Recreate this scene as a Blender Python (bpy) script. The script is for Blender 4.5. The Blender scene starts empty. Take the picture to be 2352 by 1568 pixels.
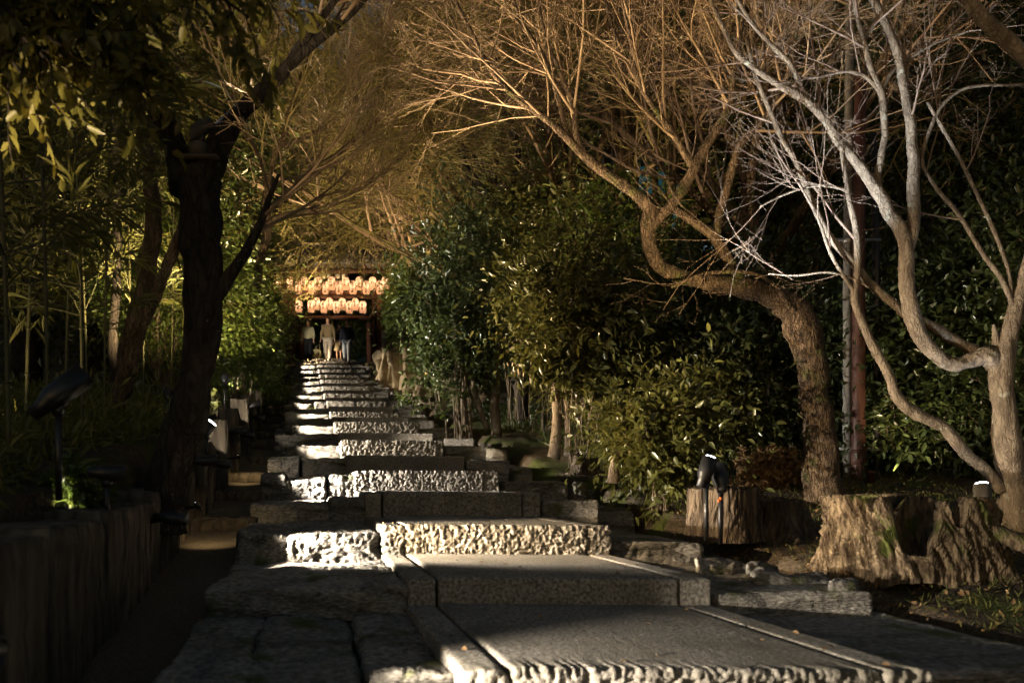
import bpy, bmesh, math, random
import numpy as np
from mathutils import Vector, Matrix, Euler

# ------------------------------------------------------------------ camera, world, light, exposure
F, CX, CY = 1829.5, 1176.0, 1115.0           # photo measured on a 2352 px wide copy; CY is eye level
sc = bpy.context.scene
C = sc.collection
cam = bpy.data.cameras.new('camera')
cam.sensor_width = 36.0
cam.lens = 36.0 * F / 2352.0
cam.shift_y = (CY - 784.0) / 2352.0
cam.clip_start, cam.clip_end = 0.05, 600.0
cam.dof.use_dof = True
cam.dof.focus_distance = 8.5
cam.dof.aperture_fstop = 3.5
cam_o = bpy.data.objects.new('camera', cam)
cam_o.rotation_euler = (math.radians(90), 0, 0)
C.objects.link(cam_o)
sc.camera = cam_o

world = bpy.data.worlds.new('World')
sc.world = world
world.use_nodes = True
wn = world.node_tree
sky = wn.nodes.new('ShaderNodeTexSky')
sky.sky_type = 'NISHITA'
sky.sun_disc = False
sky.sun_elevation = math.radians(6)
sky.sun_rotation = math.radians(200)
wn.links.new(sky.outputs[0], wn.nodes['Background'].inputs[0])
wn.nodes['Background'].inputs[1].default_value = 0.06

moon = bpy.data.lights.new('moon', 'SUN')
moon.energy = 0.006
moon.angle = math.radians(12)
moon.color = (1.0, 0.93, 0.8)
moon_o = bpy.data.objects.new('moon', moon)
moon_o.rotation_euler = (math.radians(40), math.radians(12), 0)
C.objects.link(moon_o)

vs = sc.view_settings
vs.view_transform = 'Standard'
vs.look = 'None'
vs.exposure = 0.0
vs.gamma = 1.0
vs.use_curve_mapping = False
cy = sc.cycles
cy.max_bounces = 4
cy.diffuse_bounces = 2
cy.glossy_bounces = 2
cy.transmission_bounces = 3
cy.transparent_max_bounces = 4
cy.caustics_reflective = cy.caustics_refractive = False
cy.sample_clamp_indirect = 3.0
cy.use_adaptive_sampling = True
cy.adaptive_threshold = 0.02
cy.use_denoising = True
cy.denoising_prefilter = 'ACCURATE'

WARM = (1.0, 0.73, 0.43)
AMBER = (1.0, 0.71, 0.35)
PALE = (1.0, 0.87, 0.70)
COOL = (0.86, 0.92, 1.0)

# ------------------------------------------------------------------ helpers
def P(px, py, D):
    return Vector(((px - CX) * D / F, D, (CY - py) * D / F))

def rnd(seed):
    return np.random.default_rng(seed)

def _hash(ix, iy, iz, seed):
    h = (ix.astype(np.int64) * 374761393 + iy.astype(np.int64) * 668265263 + iz.astype(np.int64) * 2147483647 + seed * 144665) & 0xFFFFFFFF
    h = ((h ^ (h >> 13)) * 1274126177) & 0xFFFFFFFF
    return ((h ^ (h >> 16)) & 0xFFFF) / 65535.0

def vnoise(p, seed=0):
    p = np.asarray(p, float)
    i = np.floor(p)
    f = p - i
    f = f * f * (3 - 2 * f)
    i = i.astype(np.int64)
    out = 0
    for dx in (0, 1):
        wx = f[:, 0] if dx else 1 - f[:, 0]
        for dy in (0, 1):
            wy = f[:, 1] if dy else 1 - f[:, 1]
            for dz in (0, 1):
                wz = f[:, 2] if dz else 1 - f[:, 2]
                out = out + wx * wy * wz * _hash(i[:, 0] + dx, i[:, 1] + dy, i[:, 2] + dz, seed)
    return out * 2 - 1

def fbm(p, seed=0, oct=3):
    p = np.asarray(p, float)
    a, s, out = 1.0, 1.0, 0
    for k in range(oct):
        out = out + a * vnoise(p * s, seed + k * 17)
        a *= .5
        s *= 2.03
    return out / 1.75

def mesh(name, verts, faces, smooth=False, uv=None):
    """faces: (N,3) or (N,4) int array, or list of such arrays"""
    verts = np.asarray(verts, np.float32).reshape(-1, 3)
    if isinstance(faces, np.ndarray):
        faces = [faces]
    faces = [np.asarray(f, np.int32) for f in faces if len(f)]
    me = bpy.data.meshes.new(name)
    nl = sum(f.size for f in faces)
    nf = sum(len(f) for f in faces)
    me.vertices.add(len(verts))
    me.vertices.foreach_set('co', verts.ravel())
    me.loops.add(nl)
    me.loops.foreach_set('vertex_index', np.concatenate([f.ravel() for f in faces]))
    me.polygons.add(nf)
    tot = np.concatenate([np.full(len(f), f.shape[1], np.int32) for f in faces])
    st = np.concatenate([[0], np.cumsum(tot)[:-1]]).astype(np.int32)
    me.polygons.foreach_set('loop_start', st)
    me.polygons.foreach_set('loop_total', tot)
    if smooth:
        me.polygons.foreach_set('use_smooth', np.ones(nf, bool))
    me.update(calc_edges=True)
    me.validate()
    return me

def link(name, me, mat=None, parent=None, loc=None, rot=None, scale=None):
    if mat is not None and me is not None and not me.materials:
        me.materials.append(mat)
    o = bpy.data.objects.new(name, me)
    C.objects.link(o)
    if parent is not None:
        o.parent = parent
    if loc is not None:
        o.location = loc
    if rot is not None:
        o.rotation_euler = rot
    if scale is not None:
        o.scale = scale if hasattr(scale, '__len__') else (scale,) * 3
    return o

def tag(o, label=None, cat=None, group=None, kind=None):
    if label: o['label'] = label
    if cat: o['category'] = cat
    if group: o['group'] = group
    if kind: o['kind'] = kind
    return o

def thing(name, label, cat, loc=(0, 0, 0), rotz=0.0, group=None, kind=None):
    o = link(name, None, None, None, loc, (0, 0, rotz))
    return tag(o, label, cat, group, kind)

class MB:
    """collects shapes into one mesh"""
    def __init__(s):
        s.v, s.q, s.t, s.n = [], [], [], 0
    def add(s, v, q=None, t=None):
        v = np.asarray(v, float).reshape(-1, 3)
        if q is not None and len(q): s.q.append(np.asarray(q, int).reshape(-1, 4) + s.n)
        if t is not None and len(t): s.t.append(np.asarray(t, int).reshape(-1, 3) + s.n)
        s.v.append(v); s.n += len(v)
    def box(s, x0, x1, y0, y1, z0, z1, M=None):
        v = np.array([(x, y, z) for x in (x0, x1) for y in (y0, y1) for z in (z0, z1)], float)
        if M is not None:
            v = np.array([M @ Vector(p) for p in v])
        s.add(v, [(0, 1, 3, 2), (4, 6, 7, 5), (0, 4, 5, 1), (2, 3, 7, 6), (0, 2, 6, 4), (1, 5, 7, 3)])
    def tube(s, pts, rad, n=8, cap=True, noise=0, ns=6.0, seed=0):
        v, q = tube_arrays(np.asarray(pts, float)[None], np.asarray(rad, float)[None], n, noise, ns, seed)
        base = s.n
        s.add(v, q)
        if cap:
            K = len(pts)
            for ring, ctr in ((0, pts[0]), (K - 1, pts[-1])):
                c0 = s.n
                s.add([ctr])
                idx = [base + ring * n + k for k in range(n)]
                tr = [(idx[k], idx[(k + 1) % n], c0) for k in range(n)]
                s.t.append(np.array(tr if ring else [(b, a, c) for a, b, c in tr], int))
    def lathe(s, prof, n=16, origin=(0, 0, 0)):
        prof = np.asarray(prof, float)
        a = np.linspace(0, 2 * np.pi, n, endpoint=False)
        v = np.stack([prof[:, None, 0] * np.cos(a), prof[:, None, 0] * np.sin(a), np.repeat(prof[:, 1:2], n, 1)], -1).reshape(-1, 3) + np.array(origin)
        K = len(prof)
        i, j = np.meshgrid(np.arange(K - 1), np.arange(n), indexing='ij')
        i, j = i.ravel(), j.ravel(); j2 = (j + 1) % n
        s.add(v, np.stack([i * n + j, i * n + j2, (i + 1) * n + j2, (i + 1) * n + j], -1))
    def mesh(s, name, smooth=False, M=None):
        v = np.concatenate(s.v)
        if M is not None:
            A = np.array(M)
            v = v @ A[:3, :3].T + A[:3, 3]
        fs = []
        if s.q: fs.append(np.concatenate(s.q))
        if s.t: fs.append(np.concatenate(s.t))
        return mesh(name, v, fs, smooth)

def tube_arrays(pts, rad, n=4, noise=0, ns=6.0, seed=0):
    """pts (B,K,3), rad (B,K) -> verts, quads"""
    B, K, _ = pts.shape
    t = np.gradient(pts, axis=1)
    t /= np.linalg.norm(t, axis=2, keepdims=True) + 1e-9
    avg = np.abs(t.mean(1))
    ref = np.zeros((B, 3)); ref[np.arange(B), avg.argmin(1)] = 1
    ref = np.repeat(ref[:, None], K, 1)
    n1 = np.cross(t, ref); n1 /= np.linalg.norm(n1, axis=2, keepdims=True) + 1e-9
    n2 = np.cross(t, n1)
    a = np.linspace(0, 2 * np.pi, n, endpoint=False)
    r = np.repeat(rad[:, :, None], n, 2)
    dirs = n1[:, :, None] * np.cos(a)[None, None, :, None] + n2[:, :, None] * np.sin(a)[None, None, :, None]
    if noise:
        q = (pts[:, :, None] * np.array([1, 1, .3]) + dirs * r[..., None]) * ns
        r = r * (1 + noise * fbm(q.reshape(-1, 3), seed, 3).reshape(r.shape))
    v = (pts[:, :, None] + dirs * r[..., None]).reshape(-1, 3)
    b, k, j = np.meshgrid(np.arange(B), np.arange(K - 1), np.arange(n), indexing='ij')
    b, k, j = b.ravel(), k.ravel(), j.ravel()
    j2 = (j + 1) % n
    o = (b * K + k) * n
    q = np.stack([o + j, o + j2, o + n + j2, o + n + j], -1)
    return v, q

def smooth_path(ctrl, m=5):
    """Catmull-Rom through rows of ctrl (any number of columns)"""
    c = np.asarray(ctrl, float)
    c = np.vstack([2 * c[0] - c[1], c, 2 * c[-1] - c[-2]])
    out = []
    for i in range(1, len(c) - 2):
        for k in range(m):
            t = k / m
            p0, p1, p2, p3 = c[i - 1], c[i], c[i + 1], c[i + 2]
            out.append(.5 * (2 * p1 + (p2 - p0) * t + (2 * p0 - 5 * p1 + 4 * p2 - p3) * t * t + (3 * p1 - p0 - 3 * p2 + p3) * t ** 3))
    out.append(c[-2])
    return np.array(out)

def resample(pts, rad, K):
    L = np.concatenate([[0], np.cumsum(np.linalg.norm(np.diff(pts, axis=0), axis=1))])
    t = np.linspace(0, L[-1], K)
    return np.stack([np.interp(t, L, pts[:, i]) for i in range(3)], -1), np.interp(t, L, rad)

def grow(pts, rad, nch, K, rng, t0=.25, t1=1.0, ang=(30, 60), lenf=(.45, .75), lenabs=None, up=.05, jit=.12, rr=.6, rmin=.003, flat=0.0, taper=.35, bias=None):
    """children of polylines pts (B,K0,3): returns (B*nch,K,3), (B*nch,K)"""
    B, K0, _ = pts.shape
    N = B * nch
    b = np.repeat(np.arange(B), nch)
    t = (np.tile((np.arange(nch) + .5) / nch, B) + rng.uniform(-.5, .5, N) / nch)
    t = t0 + (t1 - t0) * np.clip(t, 0, 1)
    x = t * (K0 - 1)
    i = np.minimum(x.astype(int), K0 - 2); f = (x - i)[:, None]
    pos = pts[b, i] * (1 - f) + pts[b, i + 1] * f
    r0 = rad[b, i] * (1 - f[:, 0]) + rad[b, i + 1] * f[:, 0]
    tan = pts[b, i + 1] - pts[b, i]
    tan /= np.linalg.norm(tan, axis=1, keepdims=True) + 1e-9
    ax = rng.normal(size=(N, 3))
    if flat:
        ax = ax * (1 - flat) + np.array([0, 0, 1.]) * flat * np.sign(rng.normal(size=(N, 1)))
    ax -= (ax * tan).sum(1, keepdims=True) * tan
    ax /= np.linalg.norm(ax, axis=1, keepdims=True) + 1e-9
    a = np.radians(rng.uniform(ang[0], ang[1], N))[:, None]
    d = tan * np.cos(a) + np.cross(ax, tan) * np.sin(a)
    if lenabs is not None:
        L = rng.uniform(lenabs[0], lenabs[1], N)
    else:
        PL = np.linalg.norm(np.diff(pts, axis=1), axis=2).sum(1)[b]
        L = PL * rng.uniform(lenf[0], lenf[1], N) * (1.15 - .55 * t)
    out = np.zeros((N, K, 3)); out[:, 0] = pos
    for k in range(1, K):
        d = d + rng.normal(size=(N, 3)) * jit + np.array([0, 0, up])
        if bias is not None:
            d = d + np.asarray(bias)
        d /= np.linalg.norm(d, axis=1, keepdims=True) + 1e-9
        out[:, k] = out[:, k - 1] + d * (L / (K - 1))[:, None]
    rs = np.maximum(np.minimum(r0 * rr, L * .02 + rmin), rmin)
    rads = rs[:, None] * np.linspace(1, taper, K)[None]
    return out, np.maximum(rads, rmin * .8)

def tubes_mesh(name, levels, smooth=False):
    m = MB()
    for pts, rad, n in levels:
        v, q = tube_arrays(pts, rad, n)
        m.add(v, q)
    return m.mesh(name, smooth)

def leaf_arrays(pos, dirs, nrm, size, width=.42, simple=False, fold=.25, droop=.15):
    """leaf blades: pos base (N,3), dirs along (N,3), nrm facing (N,3), size (N,)"""
    d = dirs / (np.linalg.norm(dirs, axis=1, keepdims=True) + 1e-9)
    s = np.cross(d, nrm); s /= np.linalg.norm(s, axis=1, keepdims=True) + 1e-9
    u = np.cross(s, d)
    L = size[:, None]; w = L * width * .5
    tip = pos + d * L - u * L * droop
    N = len(pos)
    if simple:
        mid = pos + d * L * .45
        a = mid + s * w + u * w * fold; b = mid - s * w + u * w * fold
        v = np.stack([pos, a, tip, b], 1).reshape(-1, 3)
        i = np.arange(N)[:, None] * 4
        return v, None, np.concatenate([i + np.array([[0, 1, 2]]), i + np.array([[0, 2, 3]])])
    m1 = pos + d * L * .3; m2 = pos + d * L * .68 - u * L * droop * .35
    v = np.stack([pos, m1 + s * w + u * w * fold, m2 + s * w * .8 + u * w * fold * .8, tip,
                  m2 - s * w * .8 + u * w * fold * .8, m1 - s * w + u * w * fold], 1).reshape(-1, 3)
    i = np.arange(N)[:, None] * 6
    return v, np.concatenate([i + np.array([[0, 1, 2, 3]]), i + np.array([[0, 3, 4, 5]])]), None

def unit(a):
    return a / (np.linalg.norm(a, axis=-1, keepdims=True) + 1e-9)

def leaf_cloud(rng, centers, per, spread, size, width=.42, simple=False, out_from=None, droop=.2, updir=.3, axis=None):
    N = len(centers) * per
    c = np.repeat(centers, per, 0)
    off = rng.normal(size=(N, 3)) * np.asarray(spread)
    pos = c + off
    d = unit(rng.normal(size=(N, 3))) + (unit(off) * .7)
    if out_from is not None:
        d = d + unit(pos - np.asarray(out_from)) * .5
    if axis is not None:
        d = d + np.asarray(axis)
    d = unit(d)
    n = unit(rng.normal(size=(N, 3)) * .8 + np.array([0, 0, updir * 2]))
    sz = rng.uniform(size[0], size[1], N)
    return leaf_arrays(pos, d, n, sz, width, simple, droop=droop)

# ------------------------------------------------------------------ materials
def mat(name, col, rough=.8, var=None, vscale=8.0, bump=0.0, bscale=40.0, bdist=.01, stretch=None, col3=None, c3scale=2.0, c3lo=.5, c3hi=.62, spec=.3, metal=0.0, transl=0.0, tcol=None, bdetail=6, obj_var=0.0, crack=0.0, cscale=14.0, cdist=.012):
    m = bpy.data.materials.new(name)
    m.use_nodes = True
    nt = m.node_tree; N, Lk = nt.nodes, nt.links
    b = N['Principled BSDF']
    b.inputs['Roughness'].default_value = rough
    b.inputs['Specular IOR Level'].default_value = spec
    b.inputs['Metallic'].default_value = metal
    b.inputs['Base Color'].default_value = (*col, 1)
    tc = N.new('ShaderNodeTexCoord')
    src = tc.outputs['Object']
    if stretch:
        mp = N.new('ShaderNodeMapping'); mp.inputs['Scale'].default_value = stretch
        Lk.new(src, mp.inputs[0]); src = mp.outputs[0]
    cur = None
    if var is not None:
        nz = N.new('ShaderNodeTexNoise'); nz.inputs['Scale'].default_value = vscale; nz.inputs['Detail'].default_value = 6
        Lk.new(src, nz.inputs['Vector'])
        rp = N.new('ShaderNodeValToRGB')
        rp.color_ramp.elements[0].position = .35; rp.color_ramp.elements[1].position = .68
        rp.color_ramp.elements[0].color = (*col, 1); rp.color_ramp.elements[1].color = (*var, 1)
        Lk.new(nz.outputs['Fac'], rp.inputs[0]); cur = rp.outputs[0]
    if col3 is not None:
        nz = N.new('ShaderNodeTexNoise'); nz.inputs['Scale'].default_value = c3scale; nz.inputs['Detail'].default_value = 5
        Lk.new(tc.outputs['Object'], nz.inputs['Vector'])
        mr = N.new('ShaderNodeMapRange'); mr.inputs[1].default_value = c3lo; mr.inputs[2].default_value = c3hi
        Lk.new(nz.outputs['Fac'], mr.inputs[0])
        mx = N.new('ShaderNodeMix'); mx.data_type = 'RGBA'
        Lk.new(mr.outputs[0], mx.inputs[0])
        if cur is not None: Lk.new(cur, mx.inputs[6])
        else: mx.inputs[6].default_value = (*col, 1)
        mx.inputs[7].default_value = (*col3, 1)
        cur = mx.outputs[2]
    ck = None
    if crack:
        wv = N.new('ShaderNodeTexNoise'); wv.inputs['Scale'].default_value = cscale * .7; wv.inputs['Detail'].default_value = 3
        Lk.new(src, wv.inputs['Vector'])
        ad = N.new('ShaderNodeMix'); ad.data_type = 'RGBA'; ad.blend_type = 'LINEAR_LIGHT'; ad.inputs[0].default_value = .06
        Lk.new(src, ad.inputs[6]); Lk.new(wv.outputs['Color'], ad.inputs[7])
        vo = N.new('ShaderNodeTexVoronoi'); vo.feature = 'DISTANCE_TO_EDGE'; vo.inputs['Scale'].default_value = cscale
        Lk.new(ad.outputs[2], vo.inputs['Vector'])
        mr = N.new('ShaderNodeMapRange'); mr.inputs[1].default_value = 0; mr.inputs[2].default_value = .16
        Lk.new(vo.outputs['Distance'], mr.inputs[0]); ck = mr.outputs[0]
        mr2 = N.new('ShaderNodeMapRange'); mr2.inputs[3].default_value = 1 - crack; mr2.inputs[4].default_value = 1.0
        Lk.new(ck, mr2.inputs[0])
        mm = N.new('ShaderNodeMix'); mm.data_type = 'RGBA'; mm.blend_type = 'MULTIPLY'; mm.inputs[0].default_value = 1
        if cur is not None: Lk.new(cur, mm.inputs[6])
        else: mm.inputs[6].default_value = (*col, 1)
        Lk.new(mr2.outputs[0], mm.inputs[7]); cur = mm.outputs[2]
    if obj_var:
        oi = N.new('ShaderNodeObjectInfo')
        mr = N.new('ShaderNodeMapRange'); mr.inputs[3].default_value = 1 - obj_var; mr.inputs[4].default_value = 1 + obj_var
        Lk.new(oi.outputs['Random'], mr.inputs[0])
        hs = N.new('ShaderNodeHueSaturation'); Lk.new(mr.outputs[0], hs.inputs['Value'])
        if cur is not None: Lk.new(cur, hs.inputs['Color'])
        else: hs.inputs['Color'].default_value = (*col, 1)
        cur = hs.outputs[0]
    if cur is not None:
        Lk.new(cur, b.inputs['Base Color'])
    if bump:
        nb = N.new('ShaderNodeTexNoise'); nb.inputs['Scale'].default_value = bscale; nb.inputs['Detail'].default_value = bdetail
        Lk.new(src, nb.inputs['Vector'])
        bp = N.new('ShaderNodeBump'); bp.inputs['Strength'].default_value = bump; bp.inputs['Distance'].default_value = bdist
        Lk.new(nb.outputs['Fac'], bp.inputs['Height'])
        last = bp
        if ck is not None:
            b2 = N.new('ShaderNodeBump'); b2.inputs['Strength'].default_value = 1.0; b2.inputs['Distance'].default_value = cdist
            Lk.new(ck, b2.inputs['Height']); Lk.new(bp.outputs[0], b2.inputs['Normal']); last = b2
        Lk.new(last.outputs[0], b.inputs['Normal'])
    if transl:
        tr = N.new('ShaderNodeBsdfTranslucent')
        if tcol: tr.inputs[0].default_value = (*tcol, 1)
        elif cur is not None: Lk.new(cur, tr.inputs[0])
        else: tr.inputs[0].default_value = (*col, 1)
        ms = N.new('ShaderNodeMixShader'); ms.inputs[0].default_value = transl
        Lk.new(b.outputs[0], ms.inputs[1]); Lk.new(tr.outputs[0], ms.inputs[2])
        Lk.new(ms.outputs[0], N['Material Output'].inputs[0])
    return m

def emis(name, col, s):
    m = bpy.data.materials.new(name); m.use_nodes = True
    nt = m.node_tree
    e = nt.nodes.new('ShaderNodeEmission'); e.inputs[0].default_value = (*col, 1); e.inputs[1].default_value = s
    nt.links.new(e.outputs[0], nt.nodes['Material Output'].inputs[0])
    return m

M = {}
M['granite'] = mat('granite', (.085, .078, .066), .9, (.36, .33, .285), 75, .5, 150, .006, obj_var=.22, col3=(.11, .10, .075), c3scale=3.5, c3lo=.45, c3hi=.75)
M['fieldstone'] = mat('fieldstone', (.11, .10, .088), .9, (.32, .30, .26), 40, 1.0, 60, .016, stretch=(1, 1, 3.0), col3=(.09, .10, .03), c3scale=5, c3lo=.58, c3hi=.68, obj_var=.25, crack=.3, cscale=2.0, cdist=.03)
M['soil'] = mat('soil', (.035, .027, .017), .95, (.11, .08, .05), 40, 1.0, 70, .02, col3=(.06, .075, .014), c3scale=1.6, c3lo=.5, c3hi=.58)
M['gravel'] = mat('gravel', (.09, .075, .055), .95, (.19, .16, .12), 90, 1.0, 120, .012)
M['log_concrete'] = mat('log_concrete', (.075, .06, .044), .95, (.15, .125, .092), 20, 1.0, 45, .010, stretch=(1, 1, .15), crack=.35, cscale=9, cdist=.012)
M['bark_dark'] = mat('bark_dark', (.02, .016, .012), .95, (.05, .04, .03), 14, 1.0, 40, .012, stretch=(1, 1, .3), crack=.4, cscale=24, cdist=.01)
M['bark_rough'] = mat('bark_rough', (.085, .058, .036), .95, (.19, .135, .085), 20, 1.0, 50, .012, stretch=(1, 1, .3), col3=(.09, .095, .03), c3scale=6, c3lo=.56, c3hi=.68, crack=.4, cscale=32, cdist=.012)
M['bark_maple'] = mat('bark_maple', (.15, .115, .08), .85, (.28, .225, .16), 22, .8, 55, .006, stretch=(1, 1, .45), col3=(.32, .31, .24), c3scale=14, c3lo=.64, c3hi=.68, crack=.2, cscale=30, cdist=.004)
M['twig'] = mat('twig', (.15, .10, .06), .75, (.30, .22, .13), 4)
M['twig_yellow'] = mat('twig_yellow', (.15, .125, .05), .75, (.29, .245, .10), 3)
M['twig_red'] = mat('twig_red', (.13, .085, .06), .75, (.25, .19, .14), 5)
M['leaf_dark'] = mat('leaf_dark', (.028, .045, .016), .30, (.055, .075, .022), 6, transl=.25, tcol=(.09, .12, .02), spec=.75)
M['leaf_olive'] = mat('leaf_olive', (.055, .065, .018), .30, (.11, .11, .028), 5, transl=.3, tcol=(.16, .15, .03), spec=.75)
M['leaf_bright'] = mat('leaf_bright', (.06, .10, .02), .30, (.12, .15, .03), 5, transl=.35, tcol=(.18, .24, .03), spec=.75)
M['leaf_young'] = mat('leaf_young', (.10, .10, .02), .5, (.20, .17, .035), 1.5, transl=.4, tcol=(.26, .23, .04), spec=.4)
M['leaf_laurel'] = mat('leaf_laurel', (.08, .085, .018), .45, (.15, .135, .03), 4, transl=.35, tcol=(.24, .2, .03), spec=.4)
M['leaf_bamboo'] = mat('leaf_bamboo', (.07, .085, .02), .5, (.15, .14, .035), 5, transl=.35, tcol=(.22, .22, .04), spec=.4)
M['leaf_litter'] = mat('leaf_litter', (.14, .08, .035), .9, (.26, .17, .08), 12)
M['grass'] = mat('grass', (.06, .075, .015), .8, (.14, .12, .03), 8, transl=.2)
M['culm'] = mat('culm', (.045, .05, .02), .5, (.075, .07, .03), 4)
M['stump'] = mat('stump', (.045, .032, .021), .95, (.16, .12, .08), 24, 1.0, 60, .016, stretch=(1, 1, .12), crack=.35, cscale=18, cdist=.012)
M['stump_rot'] = mat('stump_rot', (.045, .028, .015), .95, (.25, .185, .11), 34, 1.0, 80, .03, stretch=(1, 1, .35), col3=(.075, .085, .018), c3scale=7, c3lo=.58, c3hi=.66)
M['rock_wall'] = mat('rock_wall', (.22, .17, .10), .9, (.40, .32, .20), 3, .8, 12, .04)
M['gate_wood'] = mat('gate_wood', (.055, .028, .018), .7, (.09, .045, .028), 5, .3, 20, .01, stretch=(1, 1, .1))
M['gate_board'] = mat('gate_board', (.10, .045, .028), .7, (.15, .065, .04), 5, .3, 20, .01, stretch=(1, 1, .1))
M['plaster'] = mat('plaster', (.72, .66, .55), .9)
M['tile'] = mat('tile', (.05, .048, .045), .6, (.09, .085, .08), 6)
M['ink'] = mat('ink', (.012, .008, .006), .9)
M['black_metal'] = mat('black_metal', (.012, .012, .013), .4, spec=.5)
M['grey_metal'] = mat('grey_metal', (.30, .30, .30), .35, metal=.8)
M['lamp_case'] = mat('lamp_case', (.09, .08, .065), .6)
M['orange_tag'] = mat('orange_tag', (.6, .14, .03), .7)
M['pole_concrete'] = mat('pole_concrete', (.12, .115, .105), .9, (.2, .19, .175), 30, .4, 60, .006)
M['pipe_brown'] = mat('pipe_brown', (.055, .024, .017), .5, (.08, .035, .024), 3, .3, 30, .004)
M['pipe_black'] = mat('pipe_black', (.015, .015, .017), .4)
M['teal_wall'] = mat('teal_wall', (.07, .18, .20), .8, (.10, .22, .24), 2)
M['roof_dark'] = mat('roof_dark', (.05, .05, .055), .8)
M['pane'] = emis('pane', (.12, .42, .5), .10)
M['lens'] = emis('lens', (.95, .97, 1.0), 25)
M['lens_warm'] = emis('lens_warm', (1.0, .9, .75), 25)
M['skin'] = mat('skin', (.45, .28, .2), .6)
M['hair'] = mat('hair', (.012, .01, .008), .5)
M['cardigan'] = mat('cardigan', (.48, .44, .26), .9, (.55, .50, .3), 20)
M['olive_jacket'] = mat('olive_jacket', (.22, .16, .08), .9, (.28, .21, .11), 20)
M['cream_trousers'] = mat('cream_trousers', (.55, .47, .36), .9)
M['black_cloth'] = mat('black_cloth', (.014, .014, .016), .9)
M['navy_cloth'] = mat('navy_cloth', (.022, .026, .04), .9)
M['denim'] = mat('denim', (.13, .16, .21), .9, (.2, .23, .28), 10)
M['plaid'] = mat('plaid', (.42, .36, .24), .9, (.25, .2, .13), 9)
M['shoe'] = mat('shoe', (.03, .025, .02), .6)
M['pale_shoe'] = mat('pale_shoe', (.5, .47, .42), .6)
M['bag'] = mat('bag', (.5, .42, .22), .8, (.35, .28, .14), 8)

paper = bpy.data.materials.new('lantern_paper'); paper.use_nodes = True
nt = paper.node_tree
pr = nt.nodes['Principled BSDF']; pr.inputs['Base Color'].default_value = (.75, .48, .28, 1); pr.inputs['Roughness'].default_value = .8
tr = nt.nodes.new('ShaderNodeBsdfTranslucent'); tr.inputs[0].default_value = (.95, .78, .64, 1)
ms = nt.nodes.new('ShaderNodeMixShader'); ms.inputs[0].default_value = .7
nt.links.new(pr.outputs[0], ms.inputs[1]); nt.links.new(tr.outputs[0], ms.inputs[2])
nt.links.new(ms.outputs[0], nt.nodes['Material Output'].inputs[0])
M['paper'] = paper

# ------------------------------------------------------------------ stairs profile
SK = -.258                                   # the stairs climb slightly to the left of the view
lit = [(2.04, -.469), (4.18, -.209), (6.61, .122), (9.29, .525), (11.43, .908), (13.57, 1.252), (15.94, 1.69), (18.39, 2.118),
       (20.6, 2.565), (22.75, 3.013), (24.85, 3.448), (27.1, 3.945), (29.4, 4.447), (31.7, 4.94), (34.0, 5.425)]
dark = {0: (3.135, -.36), 1: (5.42, -.044), 2: (8.0, .306), 3: (10.1, .675)}
STEPS = [(.9, -.62, False)]
for i, (d, z) in enumerate(lit):
    STEPS.append((d, z, True))
    if i + 1 < len(lit):
        dd, zz = dark.get(i, ((d + lit[i + 1][0]) / 2, (z + lit[i + 1][1]) / 2))
        STEPS.append((dd, zz, False))
SD = np.array([s[0] for s in STEPS]); SZ = np.array([s[1] for s in STEPS])
def zs(D):
    return np.interp(D, np.concatenate([[-8], SD, [38, 46, 60]]), np.concatenate([[-1.0], SZ, [5.45, 5.5, 6.0]]))
def xl(D):
    return .397 + SK * D

def ground_z(x, y):
    x = np.asarray(x, float); y = np.asarray(y, float)
    s = x - xl(y)
    zb = zs(y)
    off = np.interp(s, [-30, -10, -6, -1.42, -1.38, -1.0, -.8, -.7, 1.86, 2.12, 7, 12, 40], [9, 2.2, .6, .34, -.30, -.30, -.42, -.6, -.6, -.17, -.10, .9, 9])
    flat = np.clip((y - 34.2) / .8, 0, 1)
    off = np.where((s > -6) & (s < 7), off * (1 - flat) + -.06 * flat, off)
    p = np.stack([x, y, np.zeros_like(x)], -1).reshape(-1, 3)
    n = (fbm(p * 1.7, 3, 3) * .05 + fbm(p * 7, 9, 2) * .018).reshape(x.shape)
    n = n * np.where((s > -1.4) & (s < 1.95), .25, 1)
    return zb + off + n + np.maximum(0, y - 48) * .25

# ------------------------------------------------------------------ ground sheet
ys = np.concatenate([np.linspace(-14, 0, 12), np.linspace(.25, 10, 110), np.linspace(10.2, 40, 110), np.linspace(41, 150, 45)])
ss = np.concatenate([np.linspace(-90, -7, 20), np.linspace(-6.5, -1.6, 35), np.array([-1.5, -1.43, -1.38, -1.3]), np.linspace(-1.2, 1.8, 24), np.linspace(1.9, 6, 70), np.linspace(6.4, 100, 30)])
Y, S = np.meshgrid(ys, ss, indexing='ij')
X = S + xl(np.minimum(Y, 40))
Z = ground_z(X, Y)
Z = Z + np.where(Y > 40, 0, 0)
ny, nx = Y.shape
idx = np.arange(ny * nx).reshape(ny, nx)
q = np.stack([idx[:-1, :-1], idx[:-1, 1:], idx[1:, 1:], idx[1:, :-1]], -1).reshape(-1, 4)
g = link('ground', mesh('ground', np.stack([X, Y, Z], -1), q, True), M['soil'])
tag(g, 'dark mossy soil of the wooded slope on both sides of the steps', None, None, 'structure')

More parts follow.
